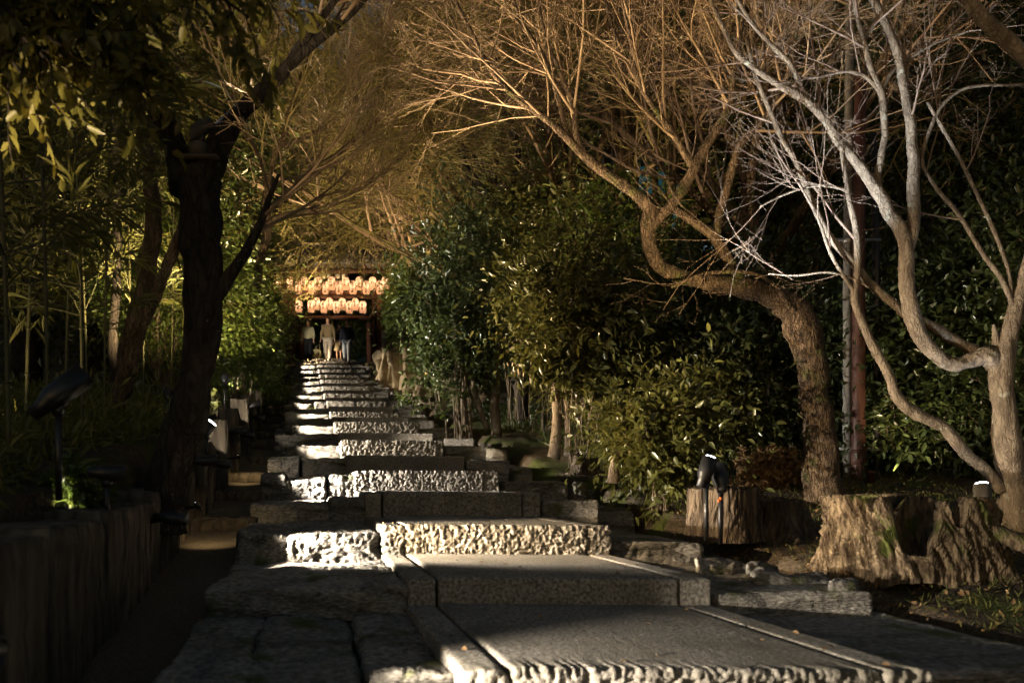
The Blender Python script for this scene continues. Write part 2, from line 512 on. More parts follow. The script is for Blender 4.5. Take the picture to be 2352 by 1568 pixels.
# gravel path in the channel left of the steps
yp = np.linspace(1.0, 34, 160); sp = np.linspace(-1.32, -.72, 9)
Y, S = np.meshgrid(yp, sp, indexing='ij')
Z = zs(Y) - .25 + .02 * fbm(np.stack([S * 4, Y * 4, S * 0], -1).reshape(-1, 3), 5, 3).reshape(Y.shape)
idx = np.arange(Y.size).reshape(Y.shape)
q = np.stack([idx[:-1, :-1], idx[:-1, 1:], idx[1:, 1:], idx[1:, :-1]], -1).reshape(-1, 4)
g = link('gravel_path', mesh('gravel_path', np.stack([S + xl(Y), Y, Z], -1), q, True), M['gravel'])
tag(g, 'narrow gravel path climbing between the log wall and the stone steps', None, None, 'structure')
path_o = g
for k, D in enumerate(np.arange(5.4, 32, 1.25)):
    m = MB(); r = rnd(900 + k)
    m.tube(smooth_path([(xl(D) + s_, D + r.uniform(-.03, .03), zs(D) - .235) for s_ in (-1.3, -1.1, -.9, -.74)], 3), np.full(10, .075), 8, True, .12, 9, k)
    link('log_riser', m.mesh('log_riser', True), M['log_concrete'], path_o)

# ------------------------------------------------------------------ stone blocks
def block_mesh(name, x0, x1, y0, y1, z0, z1, n, amp_front=.0, amp=.0, scale=20.0, lump=0.0, lscale=3.0, rr=.015, skew=SK, roll=0.0, seed=0, flat=False):
    nx, ny, nz = n
    gx, gy, gz = np.meshgrid(np.arange(nx + 1), np.arange(ny + 1), np.arange(nz + 1), indexing='ij')
    surf = (gx == 0) | (gx == nx) | (gy == 0) | (gy == ny) | (gz == 0) | (gz == nz)
    ids = -np.ones(surf.shape, int); ids[surf] = np.arange(surf.sum())
    def ease(g_, n_):
        t = g_ / n_
        return t
    c = np.array([(x0 + x1) / 2, (y0 + y1) / 2, (z0 + z1) / 2]); h = np.array([x1 - x0, y1 - y0, z1 - z0]) / 2
    p = np.stack([(ease(gx, nx)[surf] * 2 - 1) * h[0], (ease(gy, ny)[surf] * 2 - 1) * h[1], (ease(gz, nz)[surf] * 2 - 1) * h[2]], -1)
    rr = min(rr, h.min() * .9)
    qd = np.clip(p, -h + rr, h - rr)
    d = p - qd
    nrm = unit(d)
    p = qd + nrm * rr
    w = p + c
    if lump:
        p = p + np.stack([fbm(w * lscale, seed + 1 + k, 3) for k in range(3)], -1) * lump
    if amp_front or amp:
        front = np.clip(-nrm[:, 1] * 1.6 - .4, 0, 1)
        a = amp + (amp_front - amp) * front
        e = fbm(w * scale, seed + 7, 3)
        if amp_front > .01: e = 1.1 - 2.0 * np.abs(e) + .5 * fbm(w * scale * .35, seed + 3, 2)
        e = np.clip(e, -1.2, 1.1)
        p = p + nrm * (a * e)[:, None]
    p = p + c
    p[:, 0] += skew * (p[:, 1] - y0)
    p[:, 2] -= math.tan(roll) * (p[:, 0] - c[0])
    fs = []
    def sheet(I, flip):
        q_ = np.stack([I[:-1, :-1], I[1:, :-1], I[1:, 1:], I[:-1, 1:]], -1).reshape(-1, 4)
        fs.append(q_[:, ::-1] if flip else q_)
    sheet(ids[0], True); sheet(ids[nx], False)
    sheet(ids[:, 0], False); sheet(ids[:, ny], True)
    sheet(ids[:, :, 0], True); sheet(ids[:, :, nz], False)
    return mesh(name, p, np.concatenate(fs), not flat)

stairs = thing('stone_stairway', 'worn granite stairway climbing to the lantern gate', None, (0, 0, 0), kind='structure')
rs = rnd(5)
SW = 1.2
for i, (D, z, is_lit) in enumerate(STEPS):
    nd, nz_ = (STEPS[i + 1][0], STEPS[i + 1][1]) if i + 1 < len(STEPS) else (D + 1.6, z)
    pz = STEPS[i - 1][1] if i else z - .2
    near = D < 9
    L = nd - D + .08
    roll = math.radians(.5)
    fine = .006 if D < 7.5 else (.011 if D < 14 else .02)
    x0 = xl(D)
    bot = min(pz, z - .12) - .12
    nz2 = max(4, int((z - bot) / fine)); 
    if D < 7:
        pieces = [(x0, x0 + .115), (x0 + .124, x0 + SW - .13), (x0 + SW - .121, x0 + SW)]
    else:
        pieces = [(x0, x0 + SW + rs.uniform(-.04, .06))]
    for k, (a, b) in enumerate(pieces):
        me = block_mesh('step_slab', a, b, D, D + L, bot, z - (.003 if k != 1 else 0), (max(6, int((b - a) / fine)), max(8, int(L / .06)) if near else 4, nz2),
                        rs.uniform(.014, .022) * (1 if D < 9 else 1.5) if is_lit else .004, .001, rs.uniform(42, 64) if D < 7.5 else (38 if D < 14 else 26), 0, 1, .016, roll=roll, seed=i * 7 + k)
        link('step_slab', me, M['granite'], stairs)
    # rough stones on the left of the slab
    s = -.015
    left_end = -.82 + rs.uniform(-.05, .05)
    cuts = sorted(rs.uniform(.2, .85, rs.integers(0, 3))) if i > 3 else [[.5], [.3, .7], [], [.62], []][min(i, 4)]
    edges = [0, *[c_ * left_end for c_ in cuts], left_end]
    for k in range(len(edges) - 1):
        a, b = x0 + edges[k + 1] + .004, x0 + edges[k] - .004
        zt = z - rs.uniform(.02, .06) - .05 * k * rs.uniform(0, 1)
        yo = rs.uniform(-.02, .12)
        me = block_mesh('rough_stone', a, b, D + yo, nd + .2, bot - .12, zt, (max(8, int((b - a) / .011)) if near else 20, 34 if near else 8, 28 if near else 12),
                        .02, .008, 30, .04, 3.4, .018, roll=rs.uniform(-.03, .03), seed=200 + i * 5 + k)
        link('rough_stone', me, M['fieldstone'], stairs)
    # stones on the right of the slab
    wr = rs.uniform(.4, .6); drop = rs.uniform(.05, .09); yo = rs.uniform(-.02, .15)
    if i == 1: wr, drop, yo = .7, .05, .2
    if i == 2: wr, drop, yo = .66, .07, .05
    if i == 3: wr, drop, yo = .49, .09, .03
    if i == 4: wr, drop, yo = .40, .06, .0
    a, b = x0 + SW + .02, x0 + SW + wr
    me = block_mesh('side_stone', a, b, D + yo, nd + .15, bot - .12, z - drop, (int((b - a) / .015) if near else 14, 16 if near else 5, 18 if near else 8),
                    .013, .004, 44, .018, 3, .015, seed=400 + i)
    link('side_stone', me, M['fieldstone'], stairs)
    a2 = b + .02; b2 = a2 + rs.uniform(.15, .3)
    if wr > .6: continue
    me = block_mesh('side_stone', a2, b2, D + rs.uniform(-.2, .3), nd + .1, bot - .2, z - drop - rs.uniform(.05, .1), (12, 10, 6), .02, .012, 12, .07, 3, .06, seed=500 + i)
    link('side_stone', me, M['fieldstone'], stairs)

# ------------------------------------------------------------------ log retaining wall on the left
wall = thing('log_retaining_wall', 'stepped retaining wall of bark textured posts along the gravel path', 'retaining wall', (xl(3) - 1.2, 3, zs(3)))
wall_base = Vector(wall.location)
tiers = [(.9, -.16), (2.0, -.14), (3.1, -.10), (3.95, -.03), (4.75, .10), (5.5, .22), (6.1, .33), (7.3, .6), (8.5, .82), (9.8, 1.06), (11.2, 1.28), (12.6, 1.5), (14, 1.78), (15.4, 2.05),
         (17, 2.4), (18.6, 2.8), (20.5, 3.15), (22.5, 3.6), (24.5, 4.0), (27, 4.6), (29.5, 5.0)]
rw = rnd(12)
for i, (D, zt) in enumerate(tiers[:-1]):
    nd = tiers[i + 1][0]
    n = 3 if D < 5 else 2
    cutsD = np.linspace(D, nd, n + 1)
    xr0 = xl(D) - 1.167 + (.05 if D > 5 else 0)
    for k in range(n):
        a, b = cutsD[k], cutsD[k + 1] - .003
        sl = -.34 if D > 5 else -.262
        xr = xr0 + sl * (a - D) + rw.uniform(-.012, .012)
        th = .26 if D < 5 else .22
        me = block_mesh('post', xr - th, xr, a, b, zs(a) - .6, zt + rw.uniform(-.012, .012), (8, 14 if D < 6 else 6, 22 if D < 6 else 10), .012, .010, 20, .006, 5, .012, skew=sl, seed=700 + i * 4 + k)
        v = np.empty(len(me.vertices) * 3, np.float32); me.vertices.foreach_get('co', v)
        v = v.reshape(-1, 3) - np.array(wall_base); me.vertices.foreach_set('co', v.ravel().astype(np.float32))
        link('post', me, M['log_concrete'], wall)

# ------------------------------------------------------------------ trees: hand-laid limbs + grown twigs
def path_px(pts, d0=None):
    """rows (px, py, rpx[, D]) -> world pts, radii"""
    D = d0
    P3, R = [], []
    for row in pts:
        if len(row) > 3: D = row[3]
        v = P(row[0], row[1], D)
        P3.append(v); R.append(row[2] * D / F)
    return np.array(P3), np.array(R)

def limb_mesh(pts, rad, base, n=12, noise=.12, ns=9, seed=0, m=10, name='limb'):
    a = smooth_path(np.column_stack([pts, rad]), m)
    w_ = a[:, :3].copy()
    for k_ in range(3):
        a[:, k_] += fbm(w_ * 4.5, seed + 50 + k_, 2) * a[:, 3] * .55
    a[:, 3] *= 1 + .16 * fbm(w_ * 7.0, seed + 90, 2)
    mb = MB()
    mb.tube(a[:, :3] - np.array(base), np.maximum(a[:, 3], .004), n, True, noise, ns, seed)
    return mb.mesh(name, True), a[:, :3], a[:, 3]

def tip_leaves(rng, tw, n, size):
    B = len(tw)
    pos = np.concatenate([tw[:, -1 - (k % 2)] + rng.normal(size=(B, 3)) * .02 for k in range(n)])
    d = unit(rng.normal(size=(len(pos), 3)) + np.array([0, 0, -.2]))
    nn = unit(rng.normal(size=(len(pos), 3)) * .7 + np.array([0, 0, .8]))
    v, q, t3 = leaf_arrays(pos, d, nn, rng.uniform(size[0], size[1], len(pos)), .5, True)
    mb = MB(); mb.add(v, q, t3)
    return mb.mesh('leaves')

def bare_tree(name, label, group, limbs, D0, bark, twigmat, seed, twig_limbs=None, noise=.12, nch=(9, 6, 5, 5), len1=(.5, 1.1), rmin=.0024, up=.04, flat=.45, leafy=None):
    """limbs: dict part-name -> list of px paths; first point of the first limb is the base"""
    base = None
    t = None
    rng = rnd(seed)
    store = []
    for k, (pname, row, dd, tw) in enumerate(limbs):
        pts, rad = path_px(row, dd or D0)
        if base is None:
            base = Vector(pts[0]); t = thing(name, label, 'tree', base, 0, group)
        me, sp_, sr = limb_mesh(pts, rad, base, 28 if rad.max() > .05 else 9, noise if rad.max() > .03 else .05, 22 if rad.max() > .06 else 30, seed + k, name=pname)
        link(pname, me, bark, t)
        if tw:
            store.append((sp_, sr, tw))
    levels = []
    tips = []
    for sp_, sr, tw in store:
        t0 = tw[0]; dens = tw[1]
        p, r = resample(sp_, sr, 14)
        a, ra = grow(p[None], r[None], max(2, int(nch[0] * dens)), 6, rng, t0, 1.0, (22, 58), lenabs=(len1[0], len1[1]), up=up, jit=.09, rr=.5, rmin=rmin, flat=flat)
        b, rb = grow(a, ra, nch[1], 5, rng, .15, 1.0, (22, 52), (.42, .8), up=up, jit=.10, rr=.6, rmin=rmin, flat=flat)
        c, rc = grow(b, rb, nch[2], 4, rng, .2, 1.0, (22, 52), (.45, .85), up=up * .5, jit=.13, rr=.7, rmin=rmin * .85)
        levels += [(a - np.array(base), ra, 5), (b - np.array(base), rb, 4), (c - np.array(base), rc, 3)]
        if nch[3]:
            d, rd = grow(c, rc, nch[3], 3, rng, .3, 1.0, (22, 50), (.5, .95), up=.02, jit=.15, rr=.75, rmin=rmin * .75)
            levels.append((d - np.array(base), rd, 3))
            tips.append(d - np.array(base))
    if levels:
        o = link('twigs', tubes_mesh('twigs', levels), twigmat, t)
        o['kind'] = 'stuff'
    if leafy and tips:
        o = link('leaves', tip_leaves(rng, np.concatenate(tips), 2, leafy), M['leaf_young'], t)
        o['kind'] = 'stuff'
    return t

bare_tree('broadleaf_tree', 'dark leaning trunk forking at the left, a spotlight clamped in its fork', None, [
    ('trunk', [(366, 1215, 62), (385, 1130, 52), (412, 1040, 45), (432, 950, 40), (452, 850, 37), (468, 750, 38), (470, 650, 42), (462, 560, 43), (452, 480, 44), (444, 415, 50), (440, 395, 40)], None, None),
    ('limb', [(425, 440, 34), (396, 335, 27), (366, 270, 25), (340, 225, 23), (320, 180, 17), (300, 110, 14), (285, 30, 12), (270, -60, 9)], None, None),
    ('limb', [(462, 440, 32), (498, 335, 25), (540, 272, 21), (590, 225, 18), (650, 160, 14), (720, 100, 11), (800, 35, 9), (860, -30, 7)], None, (.7, .45)),
    ('limb', [(470, 430, 26), (530, 300, 18), (588, 222, 14), (648, 172, 12), (698, 93, 10), (760, 15, 8), (800, -50, 6)], None, (.75, .35)),
    ('limb', [(488, 690, 18), (530, 625, 15), (566, 580, 12), (600, 510, 9), (625, 440, 6), (640, 400, 4)], None, (.5, .6)),
], 4.3, M['bark_dark'], M['twig'], 11, noise=.16)

bare_tree('leaning_tree', 'leaning twin trunk tree left of the dark forked trunk, bark lit warm near its foot', None, [
    ('trunk', [(258, 985, 22), (268, 930, 20), (285, 860, 21), (300, 790, 22), (318, 720, 22), (338, 640, 21), (350, 550, 19), (350, 470, 17), (345, 390, 15), (330, 310, 12), (318, 220, 9)], None, None),
    ('limb', [(290, 860, 14), (318, 770, 15), (352, 690, 14), (385, 610, 13), (415, 540, 12), (440, 460, 10), (465, 380, 8)], None, None),
], 6.4, M['bark_rough'], M['twig'], 21, noise=.16)
bare_tree('slim_tree', 'slim straight dark trunk behind the leaning twin trunk', None, [
    ('trunk', [(260, 900, 10), (262, 760, 10), (268, 640, 9), (271, 520, 9), (268, 400, 8), (262, 260, 7)], None, None)], 8.0, M['bark_dark'], M['twig'], 23)

bare_tree('mossy_maple', 'mossy maple right of the steps, long limb bending left then upward', None, [
    ('trunk', [(1892, 1160, 46), (1884, 1090, 38), (1876, 1000, 34), (1868, 900, 34), (1860, 820, 36), (1846, 755, 40), (1822, 712, 34), (1795, 692, 26)], None, None),
    ('limb', [(1830, 722, 27), (1770, 686, 24), (1700, 662, 21), (1620, 643, 19), (1558, 630, 18), (1514, 605, 17), (1493, 565, 16), (1489, 520, 17), (1496, 478, 19)], None, None),
    ('limb', [(1500, 490, 15), (1450, 440, 13), (1400, 405, 12), (1340, 355, 10.5), (1290, 305, 9), (1240, 262, 7.5), (1190, 230, 6.5), (1130, 165, 5.5), (1090, 90, 5), (1050, 10, 4), (1025, -50, 3)], None, (.25, 1.3)),
    ('limb', [(1352, 368, 8), (1325, 320, 8), (1318, 240, 7), (1293, 187, 6), (1256, 90, 5), (1236, 0, 4), (1225, -60, 3)], None, (.15, 1.1)),
    ('limb', [(1300, 312, 6), (1286, 240, 6), (1259, 150, 5), (1210, 70, 4), (1170, -20, 3)], None, (.2, .9)),
    ('limb', [(1492, 520, 15), (1520, 490, 13), (1552, 458, 12), (1586, 407, 11.5), (1600, 375, 11), (1619, 340, 10.5), (1653, 290, 9.5), (1673, 247, 8.5), (1683, 200, 7.5), (1690, 130, 6.5), (1705, 50, 5), (1715, -40, 4)], None, (.45, 1.2)),
    ('limb', [(1598, 390, 9.5), (1580, 362, 8.5), (1556, 323, 8), (1538, 293, 7.5), (1516, 267, 7), (1489, 227, 6.5), (1466, 187, 6), (1450, 140, 5.5), (1423, 100, 5), (1405, 55, 4), (1385, -20, 3)], None, (.15, 1.3)),
    ('limb', [(1672, 252, 6), (1700, 228, 5.5), (1730, 195, 5), (1765, 147, 4.5), (1800, 90, 4), (1840, 20, 3)], None, (.1, 1)),
    ('limb', [(1700, 662, 15), (1688, 632, 14), (1669, 588, 13), (1643, 545, 12), (1605, 515, 10), (1550, 480, 8)], None, None),
    ('limb', [(1643, 548, 10), (1652, 480, 9.5), (1680, 390, 9), (1700, 335, 8.5), (1750, 280, 8), (1790, 220, 6.5), (1820, 130, 5), (1835, 40, 4)], None, (.4, .9)),
    ('limb', [(1840, 740, 9, 5.9), (1760, 640, 5), (1640, 625, 4.5), (1540, 660, 4)], None, None),
], 6.0, M['bark_rough'], M['twig'], 31, nch=(8, 5, 4, 3), len1=(.5, 1.4), noise=.2, rmin=.0019)

bare_tree('pale_maple', 'pale barked maple at the right edge, white lit limbs fanning up and left', None, [
    ('trunk', [(2340, 1225, 42), (2332, 1150, 34), (2320, 1060, 30), (2308, 960, 27), (2300, 880, 27), (2302, 820, 26), (2318, 760, 20), (2340, 690, 17), (2362, 600, 15), (2380, 480, 12)], None, None),
    ('limb', [(2300, 836, 22), (2264, 815, 22), (2237, 822, 18), (2197, 838, 16), (2157, 822, 16), (2114, 772, 17), (2088, 700, 17), (2078, 630, 17), (2080, 570, 17), (2064, 523, 16), (2040, 480, 14), (2017, 440, 13), (1970, 380, 11.5), (1924, 323, 10.5), (1890, 275, 9.5), (1854, 233, 9), (1810, 205, 8), (1764, 180, 7), (1700, 130, 6), (1660, 60, 5), (1620, -30, 4)], None, (.55, .9)),
    ('limb', [(1856, 236, 7), (1835, 195, 6.5), (1817, 153, 6.5), (1790, 120, 6), (1764, 93, 5.5), (1725, 50, 5), (1680, -20, 4)], None, (.1, .8)),
    ('limb', [(2017, 445, 10), (2018, 400, 9), (2024, 350, 8.5), (2031, 310, 8), (2028, 260, 8), (2024, 213, 8), (2000, 160, 7.5), (1984, 100, 7), (1972, 50, 5.5), (1960, -20, 5)], None, (.35, .7)),
    ('limb', [(1987, 85, 6), (2005, 60, 5.5), (2025, 20, 5), (2045, -40, 4.5)], None, (.1, .6)),
    ('limb', [(2026, 212, 5), (2045, 170, 4.5), (2070, 147, 4), (2110, 120, 3.5), (2164, 93, 3), (2230, 70, 2.5)], None, (.1, 1.4)),
    ('limb', [(2020, 210, 4.5), (1985, 175, 4), (1940, 165, 3.5), (1880, 178, 3), (1835, 180, 2.5)], None, (.1, 1.3)),
    ('limb', [(2084, 600, 14), (2096, 530, 13.5), (2098, 400, 13.5), (2092, 310, 12.5), (2082, 230, 11), (2066, 150, 10), (2050, 100, 9.5), (2024, 35, 8.5), (1995, -20, 7)], None, (.4, .6)),
    ('limb', [(2300, 1130, 14), (2262, 1080, 13), (2214, 1034, 13), (2164, 980, 13), (2110, 953, 13), (2064, 916, 12), (2037, 856, 11), (1997, 776, 10), (1972, 712, 9), (1964, 673, 8.5), (1970, 606, 8), (1966, 523, 7), (1950, 450, 6), (1935, 360, 4.5), (1925, 290, 3)], None, (.6, .5)),
    ('limb', [(2250, 812, 14, 4.85), (2190, 780, 13), (2130, 745, 11), (2087, 728, 10), (2047, 693, 9.5), (1997, 650, 9), (1964, 613, 8.5), (1924, 566, 8), (1894, 520, 7.5), (1864, 460, 7), (1831, 377, 6.5), (1797, 320, 6), (1764, 243, 5.5), (1735, 170, 5), (1715, 90, 4)], None, (.4, .7)),
    ('limb', [(1968, 680, 4.5), (1930, 620, 4.5), (1905, 575, 4), (1885, 520, 3.5), (1868, 480, 2.5)], None, (.2, .4)),
    ('limb', [(2322, 770, 9), (2322, 700, 7), (2300, 640, 6), (2262, 590, 5.5), (2200, 490, 5), (2150, 430, 4.5), (2118, 372, 4), (2135, 300, 4), (2170, 235, 4), (2230, 200, 3.5), (2352, 195, 3)], None, (.35, .8)),
    ('limb', [(2325, 690, 5), (2310, 600, 5), (2260, 480, 4.5), (2222, 400, 4), (2180, 320, 4), (2130, 235, 3.5)], None, (.4, .5)),
    ('branch_stub', [(2296, 850, 12), (2290, 800, 11), (2284, 765, 8), (2281, 745, 3)], None, None),
    ('limb', [(2300, 800, 14), (2310, 755, 10), (2352, 728, 8), (2420, 700, 7)], None, None),
    ('limb', [(1995, 660, 3), (1960, 640, 2.6), (1900, 625, 2.4), (1830, 632, 2.2), (1765, 628, 2)], None, (.3, .3)),
    ('limb', [(1955, 470, 4), (1945, 440, 3.6), (1900, 428, 3), (1855, 430, 2.6), (1800, 448, 2.4), (1745, 475, 2)], None, (.1, 1.0)),
], 4.8, M['bark_maple'], M['twig_red'], 41, nch=(5, 4, 3, 2), len1=(.35, 1.0), rmin=.0014, noise=.24)

bare_tree('overhanging_branch', 'thick out of focus branch crossing the upper right corner', None, [
    ('limb', [(2480, 215, 20), (2400, 165, 19), (2330, 105, 18), (2280, 60, 17), (2225, 0, 16), (2170, -80, 14)], None, None)], 3.2, M['bark_maple'], M['twig'], 43)

# mid-distance bare trees with limbs that show
bare_tree('arching_maple', 'maple left of the path whose dark limb arches across above the gate', None, [
    ('trunk', [(560, 860, 12), (570, 760, 11), (590, 640, 10), (612, 540, 9), (613, 445, 9), (616, 400, 9)], None, None),
    ('limb', [(606, 530, 8), (640, 500, 7.5), (700, 487, 7), (748, 478, 6.5), (795, 452, 6), (835, 427, 5.5), (890, 385, 4.5), (948, 343, 3.5), (990, 325, 2.5)], None, (.3, 1.3)),
    ('limb', [(616, 402, 7), (600, 365, 6), (588, 347, 5.5), (560, 300, 5), (545, 240, 4)], None, (.2, .8)),
    ('limb', [(616, 402, 8), (630, 360, 7), (641, 333, 6.5), (655, 300, 6), (668, 255, 5.5), (678, 220, 5), (700, 150, 4), (735, 70, 3.5)], None, (.2, 1.1)),
    ('limb', [(618, 480, 6), (660, 450, 6), (715, 410, 5.5), (768, 360, 5), (828, 310, 4.5), (880, 262, 4), (930, 215, 3.5), (985, 165, 3)], None, (.2, 1.3)),
    ('limb', [(640, 335, 5.5), (690, 320, 5), (740, 290, 4.5), (800, 240, 4), (860, 200, 3.5), (950, 175, 3)], None, (.2, 1.1)),
], 12.0, M['bark_rough'], M['twig_yellow'], 51, nch=(11, 6, 5, 3), len1=(1.2, 2.8), rmin=.0055, up=.02, leafy=(.03, .06))
bare_tree('dark_limbed_maple', 'crooked dark limbed maple standing behind the camellias', None, [
    ('trunk', [(1200, 1005, 17), (1190, 800, 16), (1178, 600, 15), (1176, 470, 13), (1160, 430, 12)], None, None),
    ('limb', [(1172, 500, 12), (1130, 455, 11), (1111, 440, 10.5), (1085, 410, 10), (1068, 383, 9.5), (1060, 350, 9), (1055, 325, 8), (1035, 290, 6), (1010, 250, 5), (1000, 190, 4)], None, (.4, 1)),
    ('limb', [(1174, 446, 10), (1135, 405, 9), (1088, 367, 8), (1055, 335, 7.5), (1021, 307, 7), (985, 280, 6.5), (938, 253, 6), (888, 217, 4.5), (850, 170, 3.5)], None, (.3, 1.2)),
    ('limb', [(1172, 440, 9), (1190, 370, 8), (1180, 300, 7), (1150, 220, 6), (1140, 120, 5), (1110, 20, 4)], None, (.2, 1.2)),
], 13.0, M['bark_dark'], M['twig_yellow'], 61, nch=(10, 5, 5, 3), len1=(1.2, 2.8), rmin=.0058, leafy=(.03, .06))
bare_tree('pink_barked_maple', 'slender pale limbed maple leaning over the steps near the gate', None, [
    ('trunk', [(1060, 870, 7), (1062, 740, 7), (1048, 600, 6.5), (1031, 523, 6), (1005, 480, 5.5), (975, 437, 5.5), (950, 410, 5), (915, 380, 4), (880, 370, 3)], None, (.5, 1.5)),
    ('limb', [(1031, 523, 5), (990, 490, 4.5), (950, 470, 4), (905, 455, 3.5), (850, 460, 3)], None, (.2, 1.3)),
], 17.0, M['bark_maple'], M['twig_yellow'], 71, nch=(10, 5, 5, 3), len1=(1.4, 3.0), rmin=.007, leafy=(.05, .08))

# ------------------------------------------------------------------ generic bare maples for the canopy behind
def maple_parts(seed, h=7.0):
    rng = rnd(seed)
    k = np.linspace(0, 1, 7)[:, None]
    lean = rng.normal(size=2) * .35
    tr = np.hstack([k ** 1.5 * lean[0], k ** 1.5 * lean[1], k * h * .45]) + np.hstack([rng.normal(size=(7, 2)) * .05 * k, k * 0])
    trr = np.linspace(.15, .10, 7)
    a, ra = grow(tr[None], trr[None], 6, 8, rng, .6, 1.0, (18, 45), lenabs=(h * .45, h * .66), up=.05, jit=.13, rr=.62, rmin=.02, taper=.25)
    b, rb = grow(a, ra, 7, 6, rng, .2, 1.0, (22, 50), (.35, .65), up=.04, jit=.09, rr=.55, rmin=.007, flat=.45)
    c, rc = grow(b, rb, 6, 5, rng, .15, 1.0, (22, 52), (.4, .75), up=.02, jit=.11, rr=.6, rmin=.0075, flat=.45)
    d, rd = grow(c, rc, 3, 4, rng, .2, 1.0, (22, 52), (.45, .85), up=.02, jit=.13, rr=.7, rmin=.0062)
    mb = MB()
    mb.tube(smooth_path(np.hstack([tr, trr[:, None]]), 3)[:, :3], smooth_path(np.hstack([tr, trr[:, None]]), 3)[:, 3], 12, True, .1, 8, seed)
    trunk = mb.mesh('trunk', True); trunk.materials.append(M['bark_rough'])
    limbs = tubes_mesh('limbs', [(a, ra, 8)], True); limbs.materials.append(M['bark_rough'])
    tw = tubes_mesh('twigs', [(b, rb, 5), (c, rc, 4), (d, rd, 3)]); tw.materials.append([M['twig'], M['twig_yellow'], M['twig_red']][seed % 3])
    le = tip_leaves(rng, d, 2, (.05, .09)); le.materials.append(M['leaf_young'])
    return trunk, limbs, tw, le
MAPLES = [maple_parts(s_) for s_ in (300, 301, 302)]

def place_maple(v, px, D, scale, rz, label, off=None):
    x = (px - CX) * D / F
    z = float(ground_z(np.array([x]), np.array([D]))[0]) - .1
    t = thing('bare_maple', label, 'tree', (x, D, z), rz, 'bare maples of the canopy behind')
    t.scale = (scale,) * 3
    tr_, li_, tw_, le_ = MAPLES[v]
    if px < 1100: link('leaves', le_, None, t)['kind'] = 'stuff'
    link('trunk', tr_, None, t); link('limbs', li_, None, t)
    o = link('twigs', tw_, None, t); o['kind'] = 'stuff'
    return t
for a in [
    (1, 430, 18, 1.2, 1.4, 'bare maple left of the path halfway up, twigs over the lanterns'),
    (2, 500, 25, 1.35, 2.2, 'bare maple left of the gate with yellow lit twigs'),
    (0, 985, 21, 1.15, 3.6, 'bare maple right of the steps beside the rock wall'),
    (1, 1010, 28, 1.45, 4.4, 'bare maple right of the gate, twigs hanging over its roof'),
    (2, 1120, 16, 1.25, 5.2, 'bare maple behind the crooked dark limbed maple'),
    (0, 1330, 14, 1.25, .9, 'bare maple rising behind the camellias right of centre'),
    (1, 1520, 12.5, 1.2, 2.9, 'bare maple behind the long bent limb'),
    (2, 1720, 11, 1.1, .1, 'bare maple between the mossy maple and the utility pole'),
    (0, 1900, 13.5, 1.3, 4.0, 'bare maple behind the utility pole'),
    (1, 2130, 11.5, 1.1, 5.6, 'bare maple behind the white lit limbs at the right'),
    (2, 760, 42, 2.0, 1.1, 'tall bare maple directly behind the gate roof'),
]:
    place_maple(*a)

# ------------------------------------------------------------------ evergreen trees and shrubs
def crown_mesh(seed, R, nclump, per, size, simple=True, matname='leaf_olive', spread=.28, width=.42, shell=.55, zc=0.0):
    rng = rnd(seed)
    d = unit(rng.normal(size=(nclump, 3)))
    r = shell + (1 - shell) * rng.uniform(0, 1, nclump) ** .6
    bump = 1 + .42 * fbm(d * 2.6, seed, 2)
    c = d * (r * bump)[:, None] * np.array(R) + np.array([0, 0, zc])
    v, q, t = leaf_cloud(rng, c, per, spread, size, width, simple, out_from=(0, 0, zc))
    mb = MB(); mb.add(v, q, t)
    me = mb.mesh('crown'); me.materials.append(M[matname])
    return me, c

def stems_mesh(seed, c, origin, nst, r0, sides=5):
    rng = rnd(seed + 5)
    pick = c[rng.integers(0, len(c), nst)]
    K = 7
    t = np.linspace(0, 1, K)[None, :, None]
    o = np.array(origin)[None, None] + rng.normal(size=(nst, 1, 3)) * np.array([.06, .06, 0])
    ctrl = o + (pick[:, None] - o) * np.array([.25, .25, .6])
    p = (1 - t) ** 2 * o + 2 * t * (1 - t) * ctrl + t ** 2 * pick[:, None]
    p = p + rng.normal(size=p.shape) * .02 * (t > 0)
    r = np.linspace(r0, r0 * .25, K)[None].repeat(nst, 0)
    return p, r

def evergreen_parts(seed, matname, h=8.0, R=(2.2, 2.2, 3.6), n=520, per=44, size=(.08, .14)):
    cr, c = crown_mesh(seed, R, n, per, size, True, matname, .3, .45, .5, h * .55)
    p, r = stems_mesh(seed, c, (0, 0, h * .2), 30, .05)
    tk = np.linspace(0, 1, 6)[:, None]
    rg = rnd(seed)
    pts = np.hstack([rg.normal(size=(6, 2)) * .08 * tk, tk * h * .8])
    mb = MB(); mb.tube(pts, np.linspace(.2, .05, 6), 10, True, .12, 6, seed)
    v, q = tube_arrays(p, r, 4); mb.add(v, q)
    tr = mb.mesh('trunk', True); tr.materials.append(M['bark_dark'])
    return tr, cr
EVER = [evergreen_parts(400, 'leaf_olive'), evergreen_parts(401, 'leaf_dark'), evergreen_parts(402, 'leaf_bright', 6.5, (1.8, 1.8, 2.9)), evergreen_parts(403, 'leaf_olive', 10, (3.0, 3.0, 4.6), 520, 36, (.14, .26))]
def place_ever(v, px, D, s, rz, label, name='evergreen_tree', group='evergreens behind the bare maples'):
    x = (px - CX) * D / F
    z = float(ground_z(np.array([x]), np.array([D]))[0]) - .1
    t = thing(name, label, 'tree', (x, D, z), rz, group)
    t.scale = s if hasattr(s, '__len__') else (s,) * 3
    link('trunk', EVER[v][0], None, t); link('crown', EVER[v][1], None, t)
    return t
